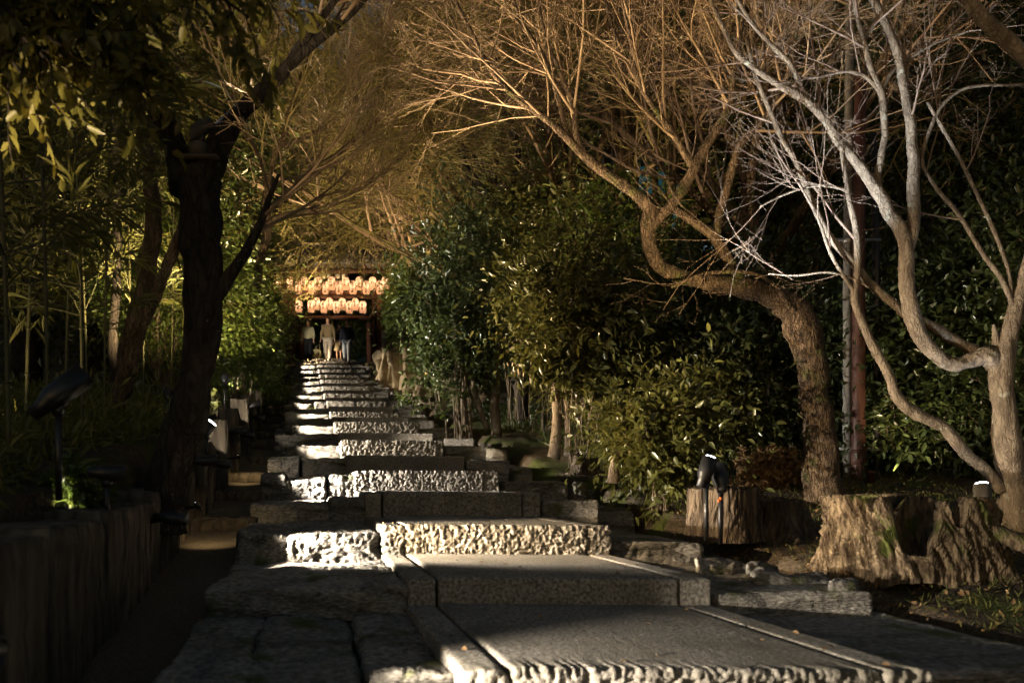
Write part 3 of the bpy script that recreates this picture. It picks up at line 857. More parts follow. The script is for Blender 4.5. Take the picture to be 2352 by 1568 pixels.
for a in [
    (0, 60, 12, 1.1, .2, 'olive evergreen behind the bamboo at the far left'),
    (1, 230, 13, 1.2, 1.0, 'dark evergreen behind the leaning twin trunk'),
    (0, 400, 17, 1.15, 2.1, 'olive evergreen showing between the left trunks'),
    (3, 330, 24, 1.3, 2.6, 'broad evergreen high on the left slope'),
    (3, 330, 33, 1.3, .6, 'broad evergreen left of the gate'),
    (2, 500, 22, .8, .9, 'bright green evergreen beside the path just left of the gate'),
    (3, 1170, 34, 1.35, 1.7, 'broad evergreen right of the gate'),
    (3, 700, 52, 2.2, 3.3, 'tall evergreen on the slope behind the gate, left one'),
    (3, 900, 55, 2.3, 4.1, 'tall evergreen on the slope behind the gate, right one'),
    (2, 610, 39, 1.7, 3.0, 'yellow green tree rising behind the gate roof at the left'),
    (2, 930, 40, 1.8, 1.5, 'yellow green tree rising behind the gate roof at the right'),
    (2, 770, 45, 2.2, .7, 'yellow green tree centred behind the gate roof'),
    (3, 1200, 30, 1.7, 5.0, 'tall evergreen behind the crooked dark maple'),
    (1, 1290, 20, 1.4, .4, 'dark evergreen behind the bent limb of the mossy maple'),
    (3, 1480, 26, 1.6, 2.4, 'tall evergreen beside the blue house'),
    (1, 1700, 18, 1.4, 3.9, 'dark evergreen right of the blue house'),
    (0, 1850, 15.5, 1.5, 1.2, 'olive evergreen behind the utility pole'),
    (1, 2060, 13, 1.35, 2.7, 'dark evergreen behind the pale maple'),
    (0, 2300, 12, 1.3, 4.6, 'olive evergreen at the right edge behind the pale maple'),
    (1, 2230, 9.5, .75, .5, 'small dark evergreen close behind the pale maple trunk'),
    (3, 1900, 26, 1.7, 1.9, 'tall evergreen high on the right slope'),
    (3, 2350, 22, 1.6, .1, 'tall evergreen high at the far right'),
    (3, 60, 22, 1.5, .8, 'tall evergreen high at the far left'),
]:
    place_ever(*a)

def shrub(label, px, py, D, R, seed, nclump, per, size, matname, spread=.14, nst=26, r0=.014, trunks=(), zc=None, simple=False, name='camellia', cat='shrub', width=.42, shell=.45, bark=None, group=None):
    """px,py: pixel of the crown centre; R radii in metres"""
    c0 = P(px, py, D)
    gz = float(ground_z(np.array([c0.x]), np.array([D]))[0])
    base = Vector((c0.x, D, gz - .03))
    t = thing(name, label, cat, base, 0, group)
    hz = c0.z - gz
    if simple:
        me, c = crown_mesh(seed, R, nclump, per, (size[0] * .72, size[1] * .8), simple, matname, spread, width, shell, hz)
        link('crown', me, None, t)
        p, r = stems_mesh(seed, c, (0, 0, .05), nst, r0)
        mb = MB(); v, q = tube_arrays(p, r, 5); mb.add(v, q)
    else:
        rng = rnd(seed)
        ns_ = 13 if nclump < 290 else 20
        d_ = unit(rng.normal(size=(ns_, 3)) + np.array([0, -.25, .1]))
        tip = d_ * rng.uniform(.35, .85, ns_)[:, None] * np.array(R) + np.array([0, 0, hz])
        K = 9
        tt = np.linspace(0, 1, K)[None, :, None]
        o_ = np.array([0, 0, .03]) + rng.normal(size=(ns_, 1, 3)) * np.array([.10 * R[0], .05, 0])
        ct = o_ + (tip[:, None] - o_) * np.array([.3, .3, .65])
        p = (1 - tt) ** 2 * o_ + 2 * tt * (1 - tt) * ct + tt ** 2 * tip[:, None] + rng.normal(size=(ns_, K, 3)) * .018 * np.minimum(tt * 3, 1)
        r = np.linspace(r0 * .65, r0 * .3, K)[None].repeat(ns_, 0)
        Rm = float(np.mean(R))
        a, ra = grow(p, r, 9, 5, rng, .35, 1.0, (25, 65), lenabs=(.28 * Rm, .62 * Rm), up=.08, jit=.14, rr=.55, rmin=.003)
        b_, rb = grow(a, ra, 5, 4, rng, .25, 1.0, (25, 60), (.35, .65), up=.08, jit=.15, rr=.6, rmin=.002)
        lv = MB()
        nl = 12
        B = len(b_)
        for j in range(nl):
            x_ = (.3 + .7 * j / (nl - 1)) * 3; i_ = min(int(x_), 2); f_ = x_ - i_
            pos = b_[:, i_] * (1 - f_) + b_[:, i_ + 1] * f_
            tan = unit(b_[:, i_ + 1] - b_[:, i_])
            side = unit(np.cross(tan, rng.normal(size=(B, 3))))
            dd_ = unit(tan * .55 + side * .9 + np.array([0, 0, -.12]))
            nn = unit(rng.normal(size=(B, 3)) * .55 + np.array([0, 0, 1.0]))
            v, q, t3 = leaf_arrays(pos, dd_, nn, rng.uniform(size[0] * .6, size[1] * .85, B), width, False, droop=.2)
            lv.add(v, q, t3)
        if nclump > 120:
            dq = unit(rng.normal(size=(int(nclump * .8), 3)))
            cq = dq * (rng.uniform(.25, 1.0, len(dq)) ** .7 * (1 + .55 * fbm(dq * 2.8, seed, 2)))[:, None] * np.array(R) * 1.08 + np.array([0, 0, hz])
            cq[:, 2] = np.maximum(cq[:, 2], max(.15, hz - .68 * R[2]) + .3 * rng.uniform(size=len(cq)))
            v, q, t3 = leaf_cloud(rng, cq, 22, .17, (size[0] * .6, size[1] * .85), width, False, out_from=(0, 0, hz), updir=.7)
            lv.add(v, q, t3)
        o = link('crown', lv.mesh('crown'), M[matname], t)
        mb = MB()
        for pp, rr_, n_ in ((p, r, 6), (a, ra, 4), (b_, rb, 3)):
            v, q = tube_arrays(pp, rr_, n_); mb.add(v, q)
    o = link('stems', mb.mesh('stems', True), bark or M['bark_maple'], t)
    o['kind'] = 'stuff'
    for k, tp in enumerate(trunks):
        pts, rad = path_px(tp, D)
        me, _, _ = limb_mesh(pts, rad, base, 10, .1, 12, seed + k, name='trunk')
        link('trunk', me, M['bark_maple'], t)
    return t

shrub('tall dark camellia beside the steps in the middle, slim pale trunks below', 1060, 690, 11.0, (.85, .9, 1.45), 500, 300, 40, (.07, .12), 'leaf_dark', .14, 30, .012, trunks=[
    [(1138, 1000, 13), (1136, 930, 11), (1140, 860, 9), (1150, 780, 8), (1160, 700, 6)], [(1118, 985, 8), (1100, 930, 7), (1085, 870, 6.5), (1100, 810, 6)], [(1070, 975, 8), (1066, 900, 7), (1075, 850, 6)]])
shrub('dark camellia crown right of the rock wall', 1010, 720, 15.5, (.75, 1.0, 1.6), 501, 260, 40, (.08, .13), 'leaf_dark', .16, 26, .014, trunks=[[(1010, 925, 5), (1005, 880, 4.5), (990, 820, 4)], [(1050, 945, 5), (1056, 890, 4.5), (1050, 820, 4)]])
shrub('two trunked camellia in front of the dark mass, yellow lit leaves', 1330, 690, 8.2, (.95, .8, .95), 502, 240, 40, (.08, .13), 'leaf_olive', .14, 30, .010, trunks=[
    [(1272, 1050, 15), (1276, 980, 12), (1278, 900, 10), (1270, 840, 8), (1285, 770, 6)], [(1302, 1048, 11), (1305, 985, 9), (1300, 900, 7), (1315, 820, 5)]])
shrub('low leafy shrub behind the stump lamp, yellow green leaves', 1520, 990, 5.7, (.42, .4, .36), 503, 150, 30, (.06, .10), 'leaf_olive', .09, 40, .008, trunks=[[(1405, 1110, 13), (1415, 1060, 11), (1430, 1010, 8)]], zc=None)
shrub('broad dark shrub under the bent limb', 1560, 800, 9.5, (1.3, .9, 1.2), 504, 300, 40, (.08, .13), 'leaf_dark', .16, 30, .012)
shrub('dark shrub behind the mossy trunk', 1760, 850, 8.6, (.9, .8, 1.35), 505, 260, 40, (.08, .13), 'leaf_dark', .16, 26, .012)
shrub('dark leafy shrub right of the utility pole', 2090, 880, 7.6, (.9, .7, 1.2), 506, 280, 40, (.08, .12), 'leaf_dark', .15, 40, .008)
shrub('dark leafy shrub behind the right edge trunk', 2330, 800, 7.2, (.8, .7, 1.6), 507, 280, 40, (.08, .13), 'leaf_dark', .15, 40, .008)
shrub('rust coloured low shrub left of the mossy trunk', 1760, 1075, 6.6, (.42, .35, .22), 508, 90, 34, (.05, .08), 'leaf_litter', .08, 20, .006)
shrub('bright yellow green shrub right of the gate', 925, 690, 24.0, (.4, .8, 1.6), 509, 200, 40, (.10, .16), 'leaf_bright', .16, 20, .014, simple=True)
shrub('bright green bush left of the path below the gate', 575, 720, 17.0, (.65, 1.2, 1.1), 510, 240, 40, (.10, .16), 'leaf_bright', .17, 20, .014, simple=True)
shrub('green bush behind the dark forked trunk', 545, 770, 11.5, (.5, .8, .6), 511, 170, 40, (.08, .13), 'leaf_bright', .13, 20, .012, simple=True)
shrub('low bright plants on top of the log wall halfway up', 570, 868, 13.5, (.42, 1.4, .30), 512, 120, 34, (.07, .12), 'leaf_bright', .1, 16, .008, simple=True)
shrub('yellow leaved camellia beneath the upper trees, centre', 1420, 560, 10.5, (.9, .7, .8), 513, 200, 36, (.08, .13), 'leaf_bright', .15, 24, .012)
shrub('dark leafy shrub left of the path behind the twin trunks', 380, 650, 10.5, (1.0, .9, 1.2), 514, 260, 36, (.08, .13), 'leaf_bright', .16, 24, .012, simple=True)

shrub('green shrub filling the gap behind the two trunked camellia', 1260, 720, 11.0, (.95, .7, .95), 517, 220, 40, (.07, .12), 'leaf_olive', .14, 24, .010)
shrub('low green shrub right of the two trunked camellia', 1425, 880, 8.8, (.6, .5, .55), 518, 180, 40, (.07, .12), 'leaf_olive', .12, 24, .008)
shrub('green shrub left of the mossy trunk above the rust coloured shrub', 1660, 930, 8.0, (.6, .5, .7), 519, 180, 40, (.07, .12), 'leaf_olive', .12, 24, .008)
shrub('upper leaves of a tall camellia under the arching twigs', 1190, 540, 12.5, (1.0, .8, .8), 520, 220, 40, (.08, .13), 'leaf_olive', .15, 24, .010)
# foreground branch with large laurel leaves (upper left)
def leafy_branch(name, label, paths, D, matname, size, seed, per_m=60, width=.45, nch=7, len1=(.15, .4), leafs=9, twigmat='bark_dark', droop=.25, hang=-.25, cat='branch'):
    rng = rnd(seed)
    t = None
    mb = MB(); lv = MB()
    for k, row in enumerate(paths):
        pts, rad = path_px(row, D)
        if t is None:
            base = Vector(pts[0]); t = thing(name, label, cat, base)
        a = smooth_path(np.column_stack([pts, rad]), 6)
        mb.tube(a[:, :3] - np.array(base), a[:, 3], 7)
        p, r = resample(a[:, :3], a[:, 3], 12)
        ch, cr = grow(p[None], r[None], nch, 5, rng, .1, 1.0, (30, 70), lenabs=len1, up=hang * .5, jit=.15, rr=.6, rmin=.002)
        v, q = tube_arrays(ch - np.array(base), cr, 4); mb.add(v, q)
        B = len(ch)
        for j in range(leafs):
            tt = .15 + .85 * j / (leafs - 1)
            x = tt * 4; i = min(int(x), 3); f = x - i
            pos = ch[:, i] * (1 - f) + ch[:, i + 1] * f
            tan = unit(ch[:, i + 1] - ch[:, i])
            side = unit(rng.normal(size=(B, 3)))
            d = unit(tan * .6 + side * .7 + np.array([0, 0, hang]))
            n = unit(rng.normal(size=(B, 3)) * .7 + np.array([0, -.4, .6]))
            v, q, tr3 = leaf_arrays(pos - np.array(base), d, n, rng.uniform(size[0], size[1], B), width, False, droop=droop)
            lv.add(v, q, tr3)
    link('twigs', mb.mesh('twigs', True), M[twigmat], t)
    link('leaves', lv.mesh('leaves'), M[matname], t)['kind'] = 'stuff'
    return t
leafy_branch('laurel_branch', 'overhanging branch of large laurel leaves filling the upper left corner', [
    [(-200, -200, 10), (0, -60, 8), (160, 30, 6), (280, 120, 4), (320, 210, 3)], [(-200, -120, 9), (40, 40, 7), (150, 110, 5), (210, 170, 3)], [(60, -200, 8), (200, -80, 6), (300, 0, 5), (370, 50, 3)],
    [(-100, -50, 8), (60, 90, 6), (130, 160, 4)], [(200, -200, 8), (380, -80, 6), (500, -10, 4), (570, 40, 3)], [(80, -120, 8), (180, 0, 6), (260, 90, 4), (310, 150, 3)],
    [(-260, -60, 9), (-40, 70, 6), (60, 180, 4)]], 2.4, 'leaf_laurel', (.035, .062), 601, nch=20, leafs=13, len1=(.12, .34))
leafy_branch('laurel_branch', 'second laurel branch with larger crown of leaves above the forked trunk', [
    [(260, -340, 10), (400, -190, 7), (520, -90, 5), (600, -20, 3.5), (650, 60, 2)], [(140, -340, 10), (300, -190, 7), (390, -90, 5), (450, -30, 3)], [(380, -360, 9), (540, -190, 6), (610, -100, 4), (660, -40, 2.5)],
    [(20, -240, 9), (130, -90, 6), (200, 10, 4)]], 3.4, 'leaf_laurel', (.05, .085), 602, nch=18, leafs=12, len1=(.16, .42))

# bamboo at the far left
def bamboo_parts(seed, h=3.4):
    rng = rnd(seed)
    k = np.linspace(0, 1, 12)
    lean = rng.uniform(-.15, .15, 2)
    p = np.stack([lean[0] * k ** 2 * h * .5, lean[1] * k ** 2 * h * .5, k * h], -1)
    mb = MB(); mb.tube(p, np.linspace(.011, .005, 12), 8)
    for z_ in np.linspace(.2, h * .95, 12):
        i = np.interp(z_ / h, k, np.arange(12)); j = min(int(i), 10)
        c = p[j] + (p[j + 1] - p[j]) * (i - j)
        mb.tube([c - np.array([0, 0, .006]), c + np.array([0, 0, .006])], [.0135, .0135], 8)
    culm = mb.mesh('culm', True); culm.materials.append(M['culm'])
    a, ra = grow(p[None], np.full((1, 12), .006), 32, 5, rng, .22, 1.0, (35, 75), lenabs=(.35, .8), up=-.02, jit=.1, rr=.8, rmin=.0025)
    b, rb = grow(a, ra, 4, 4, rng, .35, 1.0, (20, 50), (.3, .5), up=-.05, jit=.1, rr=.8, rmin=.0015)
    mt = MB()
    for aa, rr_ in ((a, ra), (b, rb)):
        v, q = tube_arrays(aa, rr_, 4); mt.add(v, q)
    tw = mt.mesh('twigs'); tw.materials.append(M['culm'])
    lv = MB()
    for j in range(6):
        tt = .35 + .65 * j / 5
        x = tt * 3; i = min(int(x), 2); f = x - i
        pos = b[:, i] * (1 - f) + b[:, i + 1] * f
        tan = unit(b[:, 3] - b[:, 0])
        d = unit(tan + unit(rng.normal(size=tan.shape)) * .45 + np.array([0, 0, -.35]))
        n = unit(rng.normal(size=tan.shape) * .6 + np.array([0, 0, 1]))
        v, q, t3 = leaf_arrays(pos, d, n, rng.uniform(.07, .16, len(pos)), .12, False, droop=.2); lv.add(v, q, t3)
    le = lv.mesh('leaves'); le.materials.append(M['leaf_bamboo'])
    return culm, tw, le
BAM = [bamboo_parts(s_) for s_ in (700, 701, 702)]
bspots = [(20, 3.3), (110, 3.9), (-60, 3.6), (190, 4.7), (60, 4.8), (150, 5.8), (240, 6.0), (20, 6.2), (300, 7.2), (-120, 5.0), (330, 8.6), (200, 7.6), (395, 9.5), (440, 9.8), (405, 11.0)]
words = ['leftmost', 'second', 'third', 'fourth', 'fifth', 'sixth', 'seventh', 'eighth', 'ninth', 'tenth', 'eleventh', 'twelfth', 'thirteenth', 'fourteenth', 'fifteenth', 'sixteenth']
order = sorted(range(len(bspots)), key=lambda i: bspots[i][0])
for i, (px, D) in enumerate(bspots):
    x = (px - CX) * D / F
    z = float(ground_z(np.array([x]), np.array([D]))[0]) - .05
    k = order.index(i)
    where = 'nearest stalks' if D < 4 else ('middle stalks' if D < 6.5 else 'stalks behind the trunks')
    t = thing('bamboo', f'leafy bamboo, {words[k]} stalk from the left edge, one of the {where}', 'bamboo', (x, D, z), i * 1.7, 'bamboo stalks at the left')
    t.scale = (1, 1, 1 if D < 7 else 1.2)
    cu, tw_, le = BAM[i % 3]
    link('culm', cu, None, t); link('twigs', tw_, None, t); link('leaves', le, None, t)

# low bamboo grass behind the log wall (uncountable)
def tufts(name, label, region, n, size, matname, seed, width=.14, kind='stuff', per=5, updir=.9):
    rng = rnd(seed)
    D = rng.uniform(region[2], region[3], n)
    s_ = rng.uniform(region[0], region[1], n)
    x = s_ + xl(D)
    z = ground_z(x, D)
    pos = np.repeat(np.stack([x, D, z], -1), per, 0) + np.abs(rng.normal(size=(n * per, 3))) * np.array([.0, .0, region[4]]) + rng.normal(size=(n * per, 3)) * np.array([.05, .05, 0])
    d = unit(rng.normal(size=(n * per, 3)) + np.array([0, 0, updir]))
    nn = unit(rng.normal(size=(n * per, 3)) + np.array([0, 0, .6]))
    v, q, t3 = leaf_arrays(pos, d, nn, rng.uniform(size[0], size[1], n * per), width, True)
    mb = MB(); mb.add(v, q, t3)
    o = link(name, mb.mesh(name), M[matname])
    return tag(o, label, None, None, kind)
tufts('bamboo_grass', 'low dark bamboo grass covering the bank above the log wall', (-3.6, -1.5, 2.3, 9, .09), 2600, (.06, .13), 'leaf_bamboo', 801, .2)
tufts('ground_cover', 'low leafy ground cover on the far left bank up to the gate', (-4, -1.5, 9, 33, .10), 2600, (.08, .16), 'leaf_olive', 802, .4)
tufts('grass', 'thin grass and moss tufts on the right bank by the stumps', (2.0, 5.0, 2.6, 8, .0), 2600, (.02, .06), 'grass', 803, .12)
tufts('ground_cover', 'low dark ground cover beneath the camellias on the right', (2.6, 7, 7, 16, .05), 2600, (.05, .12), 'leaf_dark', 804, .3)
tufts('leaf_litter', 'fallen brown leaves scattered beside the steps on the right bank', (1.5, 4.2, 2.3, 7, .0), 1800, (.015, .035), 'leaf_litter', 805, .6, updir=.1, per=2)
tufts('leaf_litter', 'dry leaf litter on the gravel path', (-1.25, -.8, 2.5, 9, .0), 500, (.012, .03), 'leaf_litter', 806, .5, updir=.1, per=2)
rg_ = rnd(807)
nL = 420
st_i = rg_.integers(1, 12, nL)
dl = np.array([STEPS[k][0] + rg_.uniform(.02, .98) * (STEPS[k + 1][0] - STEPS[k][0]) for k in st_i])
zl = np.array([STEPS[k][1] for k in st_i]) + .004
sl_ = np.where(rg_.uniform(size=nL) < .55, rg_.uniform(-.02, .12, nL) + np.where(rg_.uniform(size=nL) < .5, 0, 1.06), rg_.uniform(0, 1.2, nL))
pl = np.stack([xl(dl) + sl_, dl, zl], -1)
v, q, t3 = leaf_arrays(pl, unit(rg_.normal(size=(nL, 3)) * np.array([1, 1, .12])), unit(rg_.normal(size=(nL, 3)) * .3 + np.array([0, 0, 1])), rg_.uniform(.008, .03, nL), .6, True)
mb = MB(); mb.add(v, q, t3)
tag(link('leaf_litter', mb.mesh('leaf_litter'), M['leaf_litter']), 'small dry leaves and grit lying in the joints of the granite steps', None, None, 'stuff')
shrub('brightly lit young plant on the log wall beside a hidden lamp', 158, 1112, 3.4, (.10, .12, .14), 515, 34, 10, (.04, .07), 'leaf_bright', .035, 12, .003, name='wall_plant', cat='plant')

# ------------------------------------------------------------------ stumps
def stump(label, px, py, D, rx, ry, h, flare, seed, notches=(), furrow=.05, matname='stump', nt_=170, nz=26, hollow=False, lean=0):
    c = P(px, py, D)
    rng = rnd(seed)
    th = np.linspace(0, 2 * np.pi, nt_, endpoint=False)
    rows = []
    top = np.ones(nt_)
    for a, w, dep in notches:
        dth = np.angle(np.exp(1j * (th - a)))
        top -= dep * np.exp(-(dth / w) ** 4)
    top += .06 * fbm(np.stack([np.cos(th) * 4, np.sin(th) * 4, th * 0], -1), seed, 2)
    def ring(k, shrink):
        t = k * top
        tw = th + .22 * np.sin(t * 2.6 + seed) + .05 * fbm(np.stack([th * 2, t * 3, t * 0], -1), seed, 2)
        f0 = fbm(np.stack([np.cos(tw) * 1.6, np.sin(tw) * 1.6, t * .9], -1), seed + 1, 2)
        f1 = .5 - np.abs(fbm(np.stack([np.cos(tw) * 4.5, np.sin(tw) * 4.5, t * 1.1], -1), seed + 2, 3)) * 2
        f2 = .4 - np.abs(fbm(np.stack([np.cos(tw) * 19, np.sin(tw) * 19, t * 3.2], -1), seed + 4, 2)) * 1.6
        rad = (1 + flare * (1 - t) ** 2.2 * (1 + .6 * np.sin(th * 5 + seed)) + furrow * (1.5 * f0 + 1.1 * f1 + 1.5 * f2)) * shrink
        return np.stack([np.cos(th) * rx * rad + lean * t * h, np.sin(th) * ry * rad, t * h], -1)
    for k in np.linspace(-.12, 1, nz): rows.append(ring(k, 1))
    if hollow:
        for k, s_ in ((1.0, .8), (.6, .72), (.15, .6), (.05, .05)): rows.append(ring(k, s_))
    else:
        for s_ in (.7, .35, .02):
            r_ = ring(1.0, s_); r_[:, 2] += .008 * rng.normal(size=nt_); rows.append(r_)
    v = np.array(rows); K = len(rows)
    i, j = np.meshgrid(np.arange(K - 1), np.arange(nt_), indexing='ij'); i, j = i.ravel(), j.ravel(); j2 = (j + 1) % nt_
    q = np.stack([i * nt_ + j, i * nt_ + j2, (i + 1) * nt_ + j2, (i + 1) * nt_ + j], -1)
    o = link('tree_stump', mesh('tree_stump', v.reshape(-1, 3), q, False), M[matname], None, c)
    return tag(o, label, 'stump', 'stumps on the right bank')
stump('smooth sawn stump directly behind the black double spotlight', 1660, 1228, 4.6, .20, .19, .27, .12, 901, furrow=.035)
stump('small rounded stump with spreading root right of the smooth sawn stump', 1800, 1232, 4.75, .13, .13, .22, .6, 902, furrow=.06, notches=[(.3, .8, .35)])
stump('wide rotten stump with split jagged top below the pale maple', 2085, 1312, 3.85, .36, .27, .37, .20, 903, notches=[(4.45, .26, .75), (1.75, .4, .7), (4.95, .1, .35), (3.9, .1, .2), (5.5, .2, .3), (.2, .5, .45)], furrow=.11, matname='stump_rot', nt_=280, nz=44, hollow=True)
stump('low gnarled stump beside the two trunked camellia', 1345, 1085, 6.4, .09, .08, .13, .5, 904, notches=[(4.2, .5, .4)], furrow=.07)
# root buttress of the wide stump
mb = MB()
mb.tube(smooth_path([(-.08, .02, .10), (.06, -.04, .07), (.2, -.1, .0), (.33, -.15, -.08)], 6), np.linspace(.055, .025, 19), 10, True, .35, 22, 4)
tag(link('exposed_root', mb.mesh('exposed_root', True), M['stump_rot'], None, P(2225, 1250, 3.7)), 'gnarled root sloping down from the right of the rotten stump', 'root')

# loose stones on the right bank
rk = rnd(33)
for k, (px, py, D, w, d, h) in enumerate([(1800, 1328, 3.55, .16, .10, .05), (1930, 1345, 3.3, .07, .05, .035), (1640, 1300, 3.9, .10, .07, .03), (1325, 1158, 5.6, .05, .04, .03), (1740, 1300, 3.7, .06, .05, .03), (1330, 1112, 6.4, .05, .04, .04)]):
    c = P(px, py, D)
    me = block_mesh('bank_stone', -w, w, -d, d, -.08, h * .5, (16, 12, 8), .012, .008, 30, .04, 9, .02, skew=.3, roll=.1, seed=60 + k)
    tag(link('bank_stone', me, M['fieldstone'], None, c), ['flat mossy stone at the edge of the steps below the rotten stump', 'small square stone left of the rotten stump foot', 'small stone by the lit side block', 'reddish stone on the dark side block', 'pebble size stone between the steps and the stumps', 'rounded stone at the foot of the gnarled stump'][k], 'stone', 'loose stones on the right bank')

# rock wall near the gate
rw_ = thing('rock_retaining_wall', 'warm lit wall of upright rocks right of the upper steps', 'rock wall', P(930, 890, 21))
wb = Vector(rw_.location)
rk = rnd(44)
for k, (px, py, D, w, h) in enumerate([(888, 880, 24, .25, .75), (905, 885, 23.2, .32, 1.0), (925, 895, 22.3, .30, 1.25), (945, 905, 21.5, .30, 1.35), (962, 915, 20.7, .30, 1.0), (880, 862, 26, .25, .7), (915, 870, 23.0, .2, .5), (978, 925, 19.8, .3, .7)]):
    c = P(px, py, D) - wb
    me = block_mesh('rock', c.x - w, c.x + w, c.y - .35, c.y + .35, c.z - .5, c.z + h, (7, 6, 10), .0, .03, 9, .26, 1.9, .03, skew=0, roll=rk.uniform(-.3, .3), seed=80 + k, flat=True)
    link('rock', me, M['rock_wall'], rw_)

# ------------------------------------------------------------------ utility pole and pipes
mb = MB(); b0 = P(1947, 1135, 7.4)
mb.tube([(0, 0, -.2), (0, 0, 2), (0.02, 0, 4.6)], [.045, .042, .036], 16)
t = thing('utility_pole', 'grey concrete utility pole standing behind the mossy trunk', 'pole', b0)
link('shaft', mb.mesh('shaft', True), M['pole_concrete'], t)
for zz in (.42, 2.35):
    mb = MB(); mb.lathe([(.05, -.022), (.056, -.018), (.056, .018), (.05, .022)], 16); mb.box(-.12, .3, -.03, -.022, -.016, .016)
    link('clamp_band', mb.mesh('clamp_band', True), M['grey_metal'], t, (0, -.01, zz))
t = thing('drain_pipe', 'brown pipe with a collar running up beside the concrete pole', 'pipe', P(1972, 1150, 7.3))
mb = MB(); mb.tube([(0, 0, -.1), (0, 0, .35), (0, 0, 2.4), (.02, 0, 3.9)], [.062, .062, .055, .05], 18); link('pipe', mb.mesh('pipe', True), M['pipe_brown'], t)
mb = MB(); mb.lathe([(.06, .33), (.07, .34), (.07, .46), (.06, .47)], 18); link('collar', mb.mesh('collar', True), M['pipe_brown'], t)
t = thing('conduit', 'black conduit rising right of the brown pipe', 'pipe', P(2014, 1140, 7.5))
mb = MB(); mb.tube([(0, 0, -.1), (0, 0, 2), (-.03, 0, 3.4)], [.035, .035, .03], 12); link('pipe', mb.mesh('pipe', True), M['pipe_black'], t)
mb = MB(); mb.lathe([(.036, .3), (.044, .31), (.044, .36), (.036, .37)], 12); link('collar', mb.mesh('collar', True), M['pipe_black'], t)
mb = MB(); mb.lathe([(0.001, -.1), (.036, -.1), (.036, .2), (.04, .2), (.04, .225), (.0, .23)], 14)
tag(link('capped_pipe', mb.mesh('capped_pipe', True), M['pipe_brown'], None, P(2000, 1140, 7.0)), 'short capped brown pipe stub at the foot of the conduit', 'pipe')

# ------------------------------------------------------------------ blue house glimpsed through the trees
hb = P(1512, 700, 15.5)
t = thing('hillside_house', 'bluish house wall glimpsed through the branches above the bent limb', 'house', hb)
mb = MB(); mb.box(-.7, .7, 0, 2.4, -3, 3.0); link('wall', mb.mesh('wall'), M['teal_wall'], t)
mb = MB(); mb.add([(-1.0, -.3, 3.0), (1.0, -.3, 3.0), (1.0, 2.7, 3.0), (-1.0, 2.7, 3.0), (-1.0, 1.2, 3.7), (1.0, 1.2, 3.7)], [(0, 1, 5, 4), (2, 3, 4, 5), (3, 2, 1, 0)], [(0, 4, 3), (1, 2, 5)])
link('roof', mb.mesh('roof'), M['roof_dark'], t)
for zz in (1.55, 2.4):
    mb = MB(); mb.box(-.45, .45, -.05, .02, zz - .32, zz + .32); w_ = link('window', mb.mesh('window'), M['roof_dark'], t)
    mb = MB(); mb.box(-.38, .38, -.06, -.052, zz - .26, zz + .26); link('pane', mb.mesh('pane'), M['pane'], w_)

# ------------------------------------------------------------------ spotlights
def aim_euler(d):
    return Vector(d).to_track_quat('-Z', 'Y').to_euler()

def spotlight(label, loc, target, watts, angle, color, r=.045, L=.17, blend=.4, size=.03, stake=.25, case='black_metal', lens='lens', emit=True, yoke=True, arm=False, dome=False):
    """fixture at loc pointing at target; every fixture carries its own lamp"""
    loc = Vector(loc); d = (Vector(target) - loc).normalized()
    t = thing('garden_spotlight', label, 'spotlight', loc - Vector((0, 0, stake)), 0, 'spotlights along the steps')
    R_ = d.to_track_quat('Z', 'Y').to_matrix().to_4x4(); R_.translation = Vector((0, 0, stake))
    mb = MB()
    mb.lathe([(.001, -L * .62), (r * .55, -L * .6), (r * .62, -L * .35), (r * .9, -L * .2), (r, -L * .1), (r, L * (.38 if dome else .62)), (r * .93, L * (.38 if dome else .62)), (r * .9, .0), (r * .6, -.035), (.001, -.036)], 18)
    link('housing', mb.mesh('housing', True, R_), M[case], t)
    mb = MB()
    if dome: mb.lathe([(r * .88, L * .33), (r * .86, L * .39), (r * .6, L * .39 + r * .2), (.001, L * .39 + r * .28)], 18)
    else: mb.lathe([(.001, -.03), (r * .5, -.03), (r * .5, -.027), (.001, -.026)], 14)
    link('lens', mb.mesh('lens', False, R_), M[lens], t)
    mb = MB()
    if arm: mb.tube([(0, 0, stake), (-.05, 0, stake - .01), (-.12, .02, stake - .02)], [.012, .012, .012], 8)
    else: mb.tube([(0, 0, -.1), (0, 0, stake - r * 1.15)], [.012, .014], 8)
    link('wall_arm' if arm else 'stake', mb.mesh('stake', True), M[case], t)
    if yoke and not arm:
        mb = MB(); mb.box(-.016, .016, -.016, .016, stake - r * 1.7, stake - r * .7); link('bracket', mb.mesh('bracket'), M[case], t)
    la = bpy.data.lights.new('spot', 'SPOT')
    la.energy = watts; la.color = color; la.spot_size = math.radians(angle); la.spot_blend = blend; la.shadow_soft_size = size
    o = bpy.data.objects.new('spot', la); C.objects.link(o); o.parent = t
    o.location = Vector((0, 0, stake)) + d * ((L * .39 + r * .5) if dome else L * .6); o.rotation_euler = aim_euler(d)
    return t

